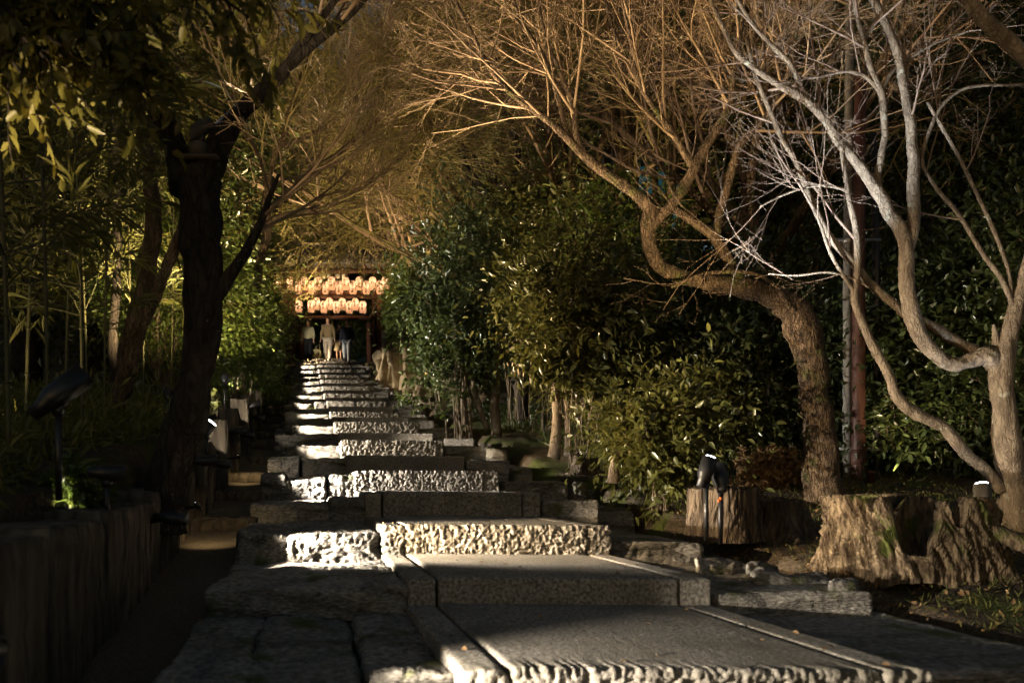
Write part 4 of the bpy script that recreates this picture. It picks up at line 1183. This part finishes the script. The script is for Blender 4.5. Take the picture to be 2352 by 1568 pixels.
# one lamp on the log wall for every second step, skimming the riser from the left
for i, (D, z) in enumerate(lit):
    Dl = D - (.25 if i else .52)
    x = xl(Dl) - 1.07
    zt = np.interp(Dl, [a for a, _ in tiers], [b for _, b in tiers])
    lz = z + (.05 if i else .15)
    tgt = Vector((xl(D) + .9, D + .06, z - .05))
    e = [620, 1050, 1000, 850, 760, 720, 700, 680, 660, 640, 620, 620, 600, 600, 560][i]
    col = [PALE, PALE, (1, .9, .78), PALE, PALE, PALE, PALE, PALE, PALE, PALE, PALE, PALE, PALE, WARM, WARM][i]
    nm = ['first', 'second', 'third', 'fourth', 'fifth', 'sixth', 'seventh', 'eighth', 'ninth', 'tenth', 'eleventh', 'twelfth', 'thirteenth', 'fourteenth', 'topmost'][i]
    spotlight(f'small black step light on the log wall, {nm} from the bottom of the stairs', (x, Dl, lz), tgt, e, 58, col, r=.035, L=.13, blend=.75, size=.025, stake=.05, arm=True)

# lamps in view and hidden floods; added ones are marked
spotlight('large black spotlight silhouetted among the bamboo at the lower left', P(135, 905, 3.0), P(160, 905, 3.0) + Vector((1.2, .6, 1.3)), 90, 70, WARM, r=.048, L=.2, stake=.3, lens='lens_warm')
spotlight('spotlight clamped in the fork of the dark trunk', P(462, 296, 4.25), P(660, 150, 4.6), 120, 75, PALE, r=.04, L=.17, case='lamp_case', dome=True, stake=.13)
mb = MB(); mb.box(-.09, .11, -.05, .05, -.014, .0); mb.lathe([(.001, .0), (.05, .0), (.05, .07), (.02, .09), (.001, .09)], 16)
tag(link('lamp_bracket', mb.mesh('lamp_bracket'), M['lamp_case'], None, P(456, 362, 4.25)), 'round base plate strapped across the fork under the spotlight', 'bracket')
spotlight('black double spotlight in front of the smooth sawn stump, aimed up at the maples', P(1622, 1078, 4.25), P(1985, 40, 4.9), 800, 40, COOL, r=.042, L=.17, dome=True, stake=.28, blend=.6)
spotlight('second head of the stump lamp aimed up over the shrub', P(1655, 1100, 4.3), P(1520, 190, 6.6), 380, 46, AMBER, r=.045, L=.13, stake=.25, blend=.6)
for dx in (0, .03):
    pass
mb = MB(); mb.box(-.008, .006, -.003, .003, -.016, .0); mb.box(.002, .016, -.003, .003, -.004, .012)
tag(link('cable_tag', mb.mesh('cable_tag'), M['orange_tag'], None, P(1652, 1146, 4.22)), 'small orange cable tags hanging on the stake of the stump lamp', 'tag')
spotlight('grey wrapped spotlight leaning at the foot of the pale maple', P(2258, 1146, 4.45), P(2190, 300, 5.0), 25, 40, COOL, r=.045, L=.22, case='lamp_case', dome=True, stake=.16)
spotlight('square faced floodlight behind the dark forked trunk', P(385, 900, 6.8), P(420, 250, 9.5), 1100, 84, AMBER, r=.04, L=.12, dome=True, stake=.3)
spotlight('round floodlight on the bank left of the upper path', P(570, 842, 13.0), P(720, 250, 17), 2300, 80, AMBER, r=.06, L=.14, dome=True, stake=.4)
spotlight('square floodlight among the plants left of the path', P(516, 868, 9.6), P(590, 420, 13), 190, 60, WARM, r=.05, L=.12, stake=.35)
spotlight('spotlight on the rock wall right of the upper steps', P(900, 795, 21.5), P(925, 620, 23.8), 260, 70, PALE, r=.06, L=.2, stake=.3)
spotlight('second spotlight in the plants right of the rock wall', P(985, 880, 19), P(930, 150, 24), 2800, 75, AMBER, r=.06, L=.2, stake=.3)
spotlight('small floodlight hidden by the young plant on the log wall', P(246, 1085, 3.35), P(1960, 1090, 5.1), 620, 44, WARM, r=.035, L=.12, stake=.12)
spotlight('flaring canopy lamp on the log wall beside the dark trunk', P(474, 985, 5.9), P(1230, 80, 7.0), 2200, 42, WARM, r=.045, L=.15, dome=True, stake=.12, blend=.6)
spotlight('added canopy lamp on the bank behind the dark trunk', P(430, 960, 6.9), P(1600, 70, 6.3), 1900, 34, WARM, r=.045, L=.15, stake=.2, blend=.6)  # added lamp, spreads the warm light across the canopy
spotlight('added canopy lamp low on the bank in front of the dark trunk', P(330, 1120, 4.4), P(1850, 0, 5.6), 900, 34, WARM, r=.04, L=.13, stake=.12, blend=.6)  # extra lamp put in to carry canopy light to the right
spotlight('added lamp at the foot of the near bamboo outside the left edge', (-1.55, 1.7, -.12), P(255, 190, 2.9), 480, 28, WARM, r=.045, L=.15, stake=.12, blend=.7)  # lamp added out of frame to light the laurel and bamboo leaves
spotlight('added tiny lamp lighting the young plant on the log wall', P(140, 1176, 3.2), P(150, 1080, 3.5), 14, 90, PALE, r=.025, L=.08, stake=.06)  # added lamp that brightens the wall plant
spotlight('added lamp on the log wall aimed across at the two trunked camellia', (xl(7.6) - 1.05, 7.6, .52), P(1360, 760, 9.0), 1500, 56, WARM, r=.035, L=.13, stake=.05, arm=True, blend=.7)  # added lamp, gives the camellia leaf glints and lit trunks
spotlight('added lamp on the log wall aimed across at the low leafy shrub', (xl(5.15) - 1.05, 5.15, .16), P(1530, 930, 5.7), 900, 22, WARM, r=.035, L=.13, stake=.05, arm=True, blend=.7)  # added lamp to pick out the leaves of the low shrub
spotlight('added lamp on the log wall aimed across at the tall dark camellia', (xl(9.9) - 1.05, 9.9, 1.0), P(1110, 680, 11.5), 1000, 62, PALE, r=.035, L=.13, stake=.05, arm=True, blend=.7)  # added lamp to lift the tall camellia out of the dark
spotlight('added floodlight by the conduit aimed up into the right hand leaves', P(2060, 1130, 6.6), P(2230, 400, 9.0), 90, 74, WARM, r=.04, L=.13, stake=.12, blend=.7)  # added flood for glints on the right hand leaves
spotlight('added narrow lamp on the bank aimed at the people under the gate', P(610, 800, 25), P(752, 790, 32.6), 1300, 17, PALE, r=.05, L=.16, stake=.3, blend=.5)  # added lamp that brightens the figures on the top steps
spotlight('added floodlight behind the bamboo lighting the leaves between the left trunks', P(405, 930, 7.4), P(300, 540, 8.2), 300, 80, WARM, r=.04, L=.12, stake=.2, blend=.7)  # added flood, lights the foliage seen between the trunks
TD, TZ = [a for a, _ in tiers], [b for _, b in tiers]
def tier_top(D_):
    return max(z_ for d_, z_ in tiers if d_ <= D_)
for k_, D_ in enumerate((4.6, 6.35, 8.7, 11.3, 14.1, 17.2)):
    spotlight('little lamp on the bank behind the log wall, ' + ['nearest to the forked trunk', 'second up the path', 'third up the path', 'fourth up the path', 'fifth up the path', 'farthest up the path'][k_], (xl(D_) - 1.52, D_, tier_top(D_) + .2), (xl(D_ + 1.4) - 1.15, D_ + 1.4, tier_top(D_ + 1.4) - .05), 70, 70, PALE, r=.022, L=.07, stake=.12, blend=.8)
spotlight('added floodlight among the bamboo outside the left edge', P(-110, 1010, 4.2), P(190, 460, 5.2), 55, 90, WARM, r=.04, L=.12, stake=.2, blend=.8)  # flood added out of frame to light the bamboo from the left
spotlight('added low lamp in the bamboo grass behind the log wall', P(40, 1075, 5.4), P(330, 950, 6.2), 60, 90, WARM, r=.03, L=.1, stake=.12, blend=.8)  # added lamp that lights the undergrowth
spotlight('added floodlight on the bank lighting the branches behind the forked trunk', P(500, 775, 12.8), P(610, 230, 15.0), 1300, 66, AMBER, r=.05, L=.14, stake=.25, blend=.7)  # added flood to brighten the canopy behind the fork
for k_, D_ in enumerate((4.7, 7.6)):
    spotlight('added little path light low on the log wall, ' + ['beside the forked trunk', 'beyond the forked trunk'][k_], (xl(D_) - 1.04, D_, float(zs(D_)) + .02), (xl(D_ + .5) - .9, D_ + .4, float(zs(D_)) - .25), 4, 110, AMBER, r=.018, L=.06, stake=.04, arm=True, blend=.8)  # path lights added to bring up the gravel
spotlight('unseen floodlight low behind the dark camellia', P(1250, 960, 11.5), P(1260, 150, 14), 1300, 80, AMBER, r=.05, L=.14, stake=.2)  # unseen flood placed to light the canopy above the camellias
spotlight('unseen floodlight on the ground behind the utility pole', P(1850, 1120, 9.0), P(1800, 100, 11), 550, 80, AMBER, r=.05, L=.14, stake=.2)  # unseen flood placed to light the canopy at the right
spotlight('floodlight in the camellias under the bent limb', P(1450, 900, 9.0), P(1420, 560, 10.5), 260, 110, PALE, r=.05, L=.14, stake=.3)
spotlight('unseen floodlight beside the gate steps at the left', P(600, 780, 27), P(770, 200, 38), 6500, 75, AMBER, r=.07, L=.2, stake=.4)  # unseen flood placed to light the canopy over the gate
spotlight('unseen floodlight high on the right slope behind the camellia', P(1130, 850, 18), P(1080, 200, 24), 2300, 80, AMBER, r=.07, L=.2, stake=.4)  # unseen flood placed to light the far canopy

# ------------------------------------------------------------------ gate with lanterns
GD = 36.0
def gx(px): return (px - CX) * GD / F
def gz(py): return (CY - py) * GD / F
gate = thing('temple_gate', 'dark timber gate with tiled roof at the top of the steps', 'gate', (gx(766), GD, gz(836)))
gb = Vector(gate.location)
def gpart(name, boxes, m, parent=None, dy=0):
    mb = MB()
    for (x0, x1, y0, y1, yy0, yy1) in boxes:
        mb.box(gx(x0) - gb.x, gx(x1) - gb.x, yy0, yy1, gz(y1) - gb.z, gz(y0) - gb.z)
    return link(name, mb.mesh(name), M[m], parent or gate)
gpart('post', [(672, 681, 640, 842, -.1, .1)], 'gate_wood')
gpart('post', [(856, 864, 640, 842, -.1, .1)], 'gate_wood')
gpart('lintel', [(640, 892, 726, 734, -.14, .14)], 'gate_wood')
gpart('beam', [(630, 900, 682, 689, -.34, -.16)], 'gate_wood')
gpart('beam', [(620, 905, 626, 634, -.55, -.40)], 'gate_wood')
gpart('wall_panel', [(690, 850, 644, 682, .12, .18)], 'gate_board')
gpart('side_panel', [(636, 672, 640, 838, 0, .08)], 'gate_board')
gpart('side_panel', [(864, 896, 640, 838, 0, .08)], 'gate_board')
gpart('door_leaf', [(683, 692, 738, 838, .2, 1.6)], 'gate_board')
gpart('door_leaf', [(840, 850, 738, 838, .2, 1.6)], 'gate_board')
for x in (745, 762, 779, 796):
    gpart('plaster_panel', [(x - 6.5, x + 6.5, 634.5, 644, -.385, -.36)], 'plaster')
for k in range(16):
    x = 640 + k * 17
    gpart('rafter', [(x - 2, x + 2, 619.5, 624, -1.0, .6)], 'gate_wood')
mb = MB()
mb.add([(gx(600) - gb.x, -1.2, gz(618) - gb.z), (gx(930) - gb.x, -1.2, gz(618) - gb.z), (gx(915) - gb.x, .6, gz(556) - gb.z), (gx(615) - gb.x, .6, gz(556) - gb.z),
        (gx(600) - gb.x, -1.2, gz(621) - gb.z), (gx(930) - gb.x, -1.2, gz(621) - gb.z), (gx(930) - gb.x, 2.0, gz(621) - gb.z), (gx(600) - gb.x, 2.0, gz(621) - gb.z)],
       [(0, 1, 2, 3), (5, 4, 7, 6), (4, 5, 1, 0), (6, 7, 3, 2)], [])
mb.add([(gx(600) - gb.x, -1.2, gz(618) - gb.z), (gx(615) - gb.x, .6, gz(556) - gb.z), (gx(600) - gb.x, 2.0, gz(621) - gb.z), (gx(930) - gb.x, -1.2, gz(618) - gb.z), (gx(915) - gb.x, .6, gz(556) - gb.z), (gx(930) - gb.x, 2.0, gz(621) - gb.z)], None, [(0, 1, 2), (4, 3, 5)])
roof = link('roof', mb.mesh('roof'), M['tile'], gate)
for k in range(20):
    x = gx(610 + k * 16.2) - gb.x
    mb = MB(); mb.tube([(x, -1.28, gz(617) - gb.z), (x, .55, gz(557) - gb.z)], [.085, .085], 10)
    link('tile_row', mb.mesh('tile_row', True), M['tile'], roof)
mb = MB(); mb.tube([(gx(612) - gb.x, .6, gz(553) - gb.z), (gx(918) - gb.x, .6, gz(553) - gb.z)], [.16, .16], 10); link('ridge', mb.mesh('ridge', True), M['tile'], roof)

TEXTS = {}
def text_part(body, parent, loc, size, matname, name='lettering', line=1.0, rot=(math.pi / 2, 0, 0)):
    cu = bpy.data.curves.new(name, 'FONT')
    cu.body = body; cu.size = size; cu.align_x = 'CENTER'; cu.align_y = 'CENTER'; cu.space_line = line
    cu.extrude = .001; cu.offset = .002; cu.resolution_u = 2
    cu.materials.append(M[matname])
    key = (body, size, matname, line)
    if key not in TEXTS:
        o = bpy.data.objects.new(name, cu); C.objects.link(o)
        me = bpy.data.meshes.new_from_object(o.evaluated_get(bpy.context.evaluated_depsgraph_get()))
        bpy.data.objects.remove(o)
        if not me.materials: me.materials.append(M[matname])
        TEXTS[key] = me
    return link(name, TEXTS[key], None, parent, loc, rot)

t = thing('signboard', 'red brown vertical signboard beside the gate post', 'sign', (gx(876), GD - .3, gz(760)))
mb = MB(); mb.box(-.13, .13, -.02, .02, 0, gz(703) - gz(760)); link('board', mb.mesh('board'), mat('sign_board', (.24, .085, .045), .7, (.3, .11, .06), 6), t)
text_part('高\n台\n寺', t, (0, -.03, .58), .22, 'ink')
t = thing('stone_pillar', 'pale square stone pillar right of the gate', 'pillar', (gx(887), GD - .5, gz(838)))
mb = MB(); mb.box(-.11, .11, -.11, .11, 0, gz(766) - gz(838)); mb.add([(-.11, -.11, gz(766) - gz(838)), (.11, -.11, gz(766) - gz(838)), (.11, .11, gz(766) - gz(838)), (-.11, .11, gz(766) - gz(838)), (0, 0, gz(766) - gz(838) + .09)], None, [(0, 1, 4), (1, 2, 4), (2, 3, 4), (3, 0, 4)])
link('shaft', mb.mesh('shaft'), M['granite'], t)
t = thing('wooden_stand', 'reddish carved wooden stand inside the gate at the left', 'stand', (gx(684), GD + .5, gz(836)))
mb = MB(); mb.lathe([(.001, 0), (.2, 0), (.2, .1), (.12, .25), (.14, .5), (.22, .8), (.2, 1.0), (.001, 1.0)], 14); link('body', mb.mesh('body'), M['gate_board'], t)

def lantern_mesh(h, r):
    prof = []
    n = 22
    for k in range(n + 1):
        u = k / n
        z = (u - .5) * h
        e = abs(2 * u - 1)
        rr = r * (1 - .42 * e ** 5) * (1 + (.012 if k % 2 else -.012))
        prof.append((rr, z))
    mb = MB(); mb.lathe(prof, 20)
    me = mb.mesh('paper', False); me.materials.append(M['paper'])
    mc = MB(); rt = r * .58
    mc.lathe([(.001, h * .5 + .03), (rt, h * .5 + .03), (rt, h * .5 - .012), (rt * .9, h * .5 - .012)], 16)
    mc.tube([(0, 0, h * .5 + .02), (0, 0, h * .5 + .12)], [.008, .008], 6)
    cap = mc.mesh('cap', True); cap.materials.append(M['black_metal'])
    mc = MB(); mc.lathe([(rt * .9, -h * .5 + .012), (rt, -h * .5 + .012), (rt, -h * .5 - .03), (rt * .85, -h * .5 - .03)], 16)
    base = mc.mesh('rim', True); base.materials.append(M['black_metal'])
    return me, cap, base
LU = lantern_mesh(.60, .165); LL = lantern_mesh(.55, .155)
bulb = bpy.data.lights.new('bulb', 'POINT'); bulb.energy = 3.4; bulb.color = (1.0, .60, .38); bulb.shadow_soft_size = .035
def lantern(label, px, py, parts, dy, body, size, row):
    t = thing('paper_lantern', label, 'lantern', (gx(px), GD + dy, gz(py)), 0, row)
    link('paper', parts[0], None, t); link('cap', parts[1], None, t); link('rim', parts[2], None, t)
    r = .165 if parts is LU else .155
    text_part(body, t, (0, -r - .006, 0), size, 'ink', line=.92)
    for sgn in (-1, 1):
        text_part('高\n台', t, (sgn * r * .84, -r * .62, -.06), size * .7, 'ink', name='side_lettering', rot=(math.pi / 2, 0, sgn * math.radians(52)))
    o = bpy.data.objects.new('bulb', bulb); C.objects.link(o); o.parent = t; o.location = (0, 0, .07)
ordn = ['leftmost', 'second', 'third', 'fourth', 'fifth', 'sixth', 'seventh', 'eighth', 'ninth', 'tenth', 'eleventh', 'twelfth', 'thirteenth', 'fourteenth', 'fifteenth', 'sixteenth']
up_hi = {3: '元\n裕\n古', 5: '金\n吾\n良\n庵', 7: '菊\n乃\n井', 9: '中\n村\n樓', 11: 'は\n漬\n立', 13: '京\n町'}
ux = [646, 660, 676, 692, 707, 724, 738, 754, 769, 784, 801, 816, 832, 846, 862, 877]
ux = [645, 676, 692, 707.5, 723, 738.5, 754, 769, 784.5, 800.5, 815.5, 831.5, 846, 861.5, 876.5, 890]
for k, px in enumerate(ux):
    hi = k % 2 == 1 if k else True
    body = {1: '川\n上', 3: '元\n裕\n古', 5: '金\n吾\n良\n庵', 7: '菊\n乃\n井', 9: '中\n村\n樓', 11: 'は\n漬\n立', 13: '町'}.get(k, '京\n新\nり\nや\n堂')
    hi = k in (0, 1, 3, 5, 7, 9, 11, 13, 15)
    lantern(f'glowing paper lantern in the upper row of the gate, {ordn[k]} from the left', px, 660 if hi else 667, LU, -.62 if hi else -.45, body, .13 if body.count('\n') < 3 else .11, 'lanterns in the upper row')
for k, (px, py) in enumerate([(633, 709), (693, 710), (721, 710), (735, 705.5), (750, 711), (764, 705.5), (778.5, 711), (793, 706), (808, 712), (822, 707), (838, 712)]):
    lantern(f'glowing paper lantern in the lower row of the gate, {ordn[k]} from the left', px, py, LL, -.62 if k in (3, 5, 7, 9) else -.5, '高\n台\n寺', .10, 'lanterns in the lower row')

# ------------------------------------------------------------------ people
def skin_mesh(name, verts, edges, radii, root, sub=2):
    me = bpy.data.meshes.new(name)
    me.from_pydata(verts, edges, [])
    o = bpy.data.objects.new(name, me); C.objects.link(o)
    o.modifiers.new('skin', 'SKIN'); s_ = o.modifiers.new('sub', 'SUBSURF'); s_.levels = s_.render_levels = sub
    sv = me.skin_vertices[0].data
    for i, r in enumerate(radii):
        sv[i].radius = r if isinstance(r, tuple) else (r, r)
        sv[i].use_root = (i == root)
    dg = bpy.context.evaluated_depsgraph_get()
    m2 = bpy.data.meshes.new_from_object(o.evaluated_get(dg))
    bpy.data.objects.remove(o)
    m2.polygons.foreach_set('use_smooth', np.ones(len(m2.polygons), bool))
    return m2

def person(label, px, py, D, h, top, bottom, shoe, stride=.12, armspread=.12, long_hair=False, skirt=None, rz=0.0, hairmat='hair', loose=1.0):
    base = P(px, py, D)
    t = thing('person', label, 'person', base, rz, 'people coming down from the gate')
    s = h / 1.72
    J = {}
    st = stride
    V, E, R = [], [], []
    def add(name, p, r, parent=None):
        J[name] = len(V); V.append((p[0] * s, p[1] * s, p[2] * s)); R.append(tuple(x * s for x in r) if isinstance(r, tuple) else r * s)
        if parent: E.append((J[parent], J[name]))
    def skeleton(k, parts):
        V.clear(); E.clear(); R.clear(); J.clear()
        add('pelvis', (0, 0, .92), (.135 * k, .10 * k))
        if 'torso' in parts:
            add('waist', (0, 0, 1.08), (.125 * k, .09 * k), 'pelvis'); add('chest', (0, 0, 1.28), (.15 * k, .10 * k), 'waist'); add('collar', (0, 0, 1.41), (.10 * k, .075 * k), 'chest')
            if 'head' in parts:
                add('neck', (0, -.005, 1.48), .05, 'collar'); add('skull0', (0, -.02, 1.56), (.062, .07), 'neck'); add('skull1', (0, -.015, 1.63), (.072, .088), 'skull0'); add('skull2', (0, -.005, 1.685), (.05, .062), 'skull1')
        if 'arms' in parts:
            for sg, n in ((-1, 'l'), (1, 'r')):
                add('sh' + n, (sg * .17, 0, 1.39), .058 * k, 'collar'); add('el' + n, (sg * (.21 + armspread * .5), .02, 1.12), .043 * k, 'sh' + n); add('wr' + n, (sg * (.22 + armspread), -.06 * sg * (1 if st else 0) - .03, .88), .032 * k, 'el' + n)
                if 'head' in parts:
                    add('pm' + n, (sg * (.225 + armspread), -.05, .80), (.018, .036), 'wr' + n)
                    for fi, (dx, ln) in enumerate(((-.028, .075), (-.01, .09), (.01, .085), (.026, .065))):
                        add(f'f{n}{fi}', (sg * (.225 + armspread), -.05 + dx, .80 - ln), .008, 'pm' + n)
                    add('th' + n, (sg * (.205 + armspread), -.095, .775), .009, 'pm' + n)
        if 'legs' in parts:
            for sg, n in ((-1, 'l'), (1, 'r')):
                fo = -st * sg
                add('hip' + n, (sg * .09, 0, .86), .088 * k, 'pelvis'); add('kn' + n, (sg * .10, fo * .55 - .03, .47), .058 * k, 'hip' + n); add('an' + n, (sg * .10, fo, .09), .042 * k if 'head' not in parts else .036, 'kn' + n)
                if 'head' in parts: add('toe' + n, (sg * .105, fo - .15, .035), .03, 'an' + n)
    skeleton(.93, ('torso', 'head', 'arms', 'legs'))
    body = skin_mesh('body', list(V), list(E), list(R), 0); link('body', body, M['skin'], t)
    skeleton(1.16 * loose, ('torso', 'arms'))
    V[0] = (0, 0, .86 * s)
    link('jacket', skin_mesh('jacket', list(V), list(E), list(R), 0), M[top], t)
    if skirt:
        mb = MB(); mb.lathe([(.13 * s, .98 * s), (.17 * s, .85 * s), (.21 * s, .66 * s), (.24 * s, .48 * s)], 18); link('skirt', mb.mesh('skirt', True), M[skirt], t)
    else:
        skeleton(1.38, ('legs',))
        link('trousers', skin_mesh('trousers', list(V), list(E), list(R), 0), M[bottom], t)
    for sg in (-1, 1):
        fo = -st * sg
        me = block_mesh('shoe', (sg * .10 - .045) * s, (sg * .10 + .045) * s, (fo - .19) * s, (fo + .07) * s, 0, .09 * s, (4, 8, 4), 0, 0, 1, 0, 1, .035, skew=0)
        link('shoe', me, M[shoe], t)
    mb = MB()
    th = np.linspace(0, math.pi, 10)
    prof = [(max(.001, .088 * math.sin(a)), .098 * math.cos(a)) for a in th]
    mb.lathe([(r_, z_) for r_, z_ in prof if z_ > -.045][::-1], 16)
    if long_hair: mb.tube([(0, .05, .02), (0, .06, -.12), (.0, .05, -.26)], [.075, .08, .045], 10)
    Mx = Matrix.Translation((0, .018 * s, 1.655 * s)) @ Matrix.Scale(s, 4)
    link('hair', mb.mesh('hair', True, Mx), M[hairmat], t)
    mb = MB(); mb.tube([(0, -.085 * s, 1.63 * s), (0, -.112 * s, 1.60 * s), (0, -.09 * s, 1.59 * s)], [.008 * s, .014 * s, .006 * s], 6); link('nose', mb.mesh('nose', True), M['skin'], t)
    for sg in (-1, 1):
        mb = MB(); mb.lathe([(.001, -.008), (.009, 0), (.001, .008)], 8, (sg * .03 * s, -.092 * s, 1.635 * s)); link('eye', mb.mesh('eye', True), M['ink'], t)
    return t

person('woman in pale yellow cardigan and black trousers coming down the steps', 708, 829, 33.0, 1.68, 'cardigan', 'black_cloth', 'shoe', .10, .03, True, loose=1.35)
person('man in olive jacket and cream trousers walking down the middle of the steps', 753, 831, 32.2, 1.80, 'olive_jacket', 'cream_trousers', 'pale_shoe', .16, .06, loose=1.25)
person('person in dark jacket and jeans at the right of the group', 797, 836, 32.0, 1.78, 'navy_cloth', 'denim', 'shoe', .14, .05, loose=1.25)
person('person in checked skirt walking behind the man in the olive jacket', 779, 830, 34.6, 1.62, 'black_cloth', 'skin', 'shoe', .10, .05, True, skirt='plaid')
# tote carried by the man
t = thing('shopping_bag', 'pale yellow carrier bag held by the man in the olive jacket', 'bag', P(729, 821, 32.2))
me = block_mesh('pouch', -.15, .15, -.07, .07, 0, .34, (8, 5, 8), .02, .02, 8, .05, 5, .06, skew=0, seed=5); link('pouch', me, M['bag'], t)
mb = MB(); mb.tube(smooth_path([(-.06, 0, .30), (-.03, 0, .46), (.06, 0, .52), (.09, 0, .44), (.08, 0, .30)], 4), np.full(17, .008), 6); link('handle', mb.mesh('handle', True), M['bag'], t)
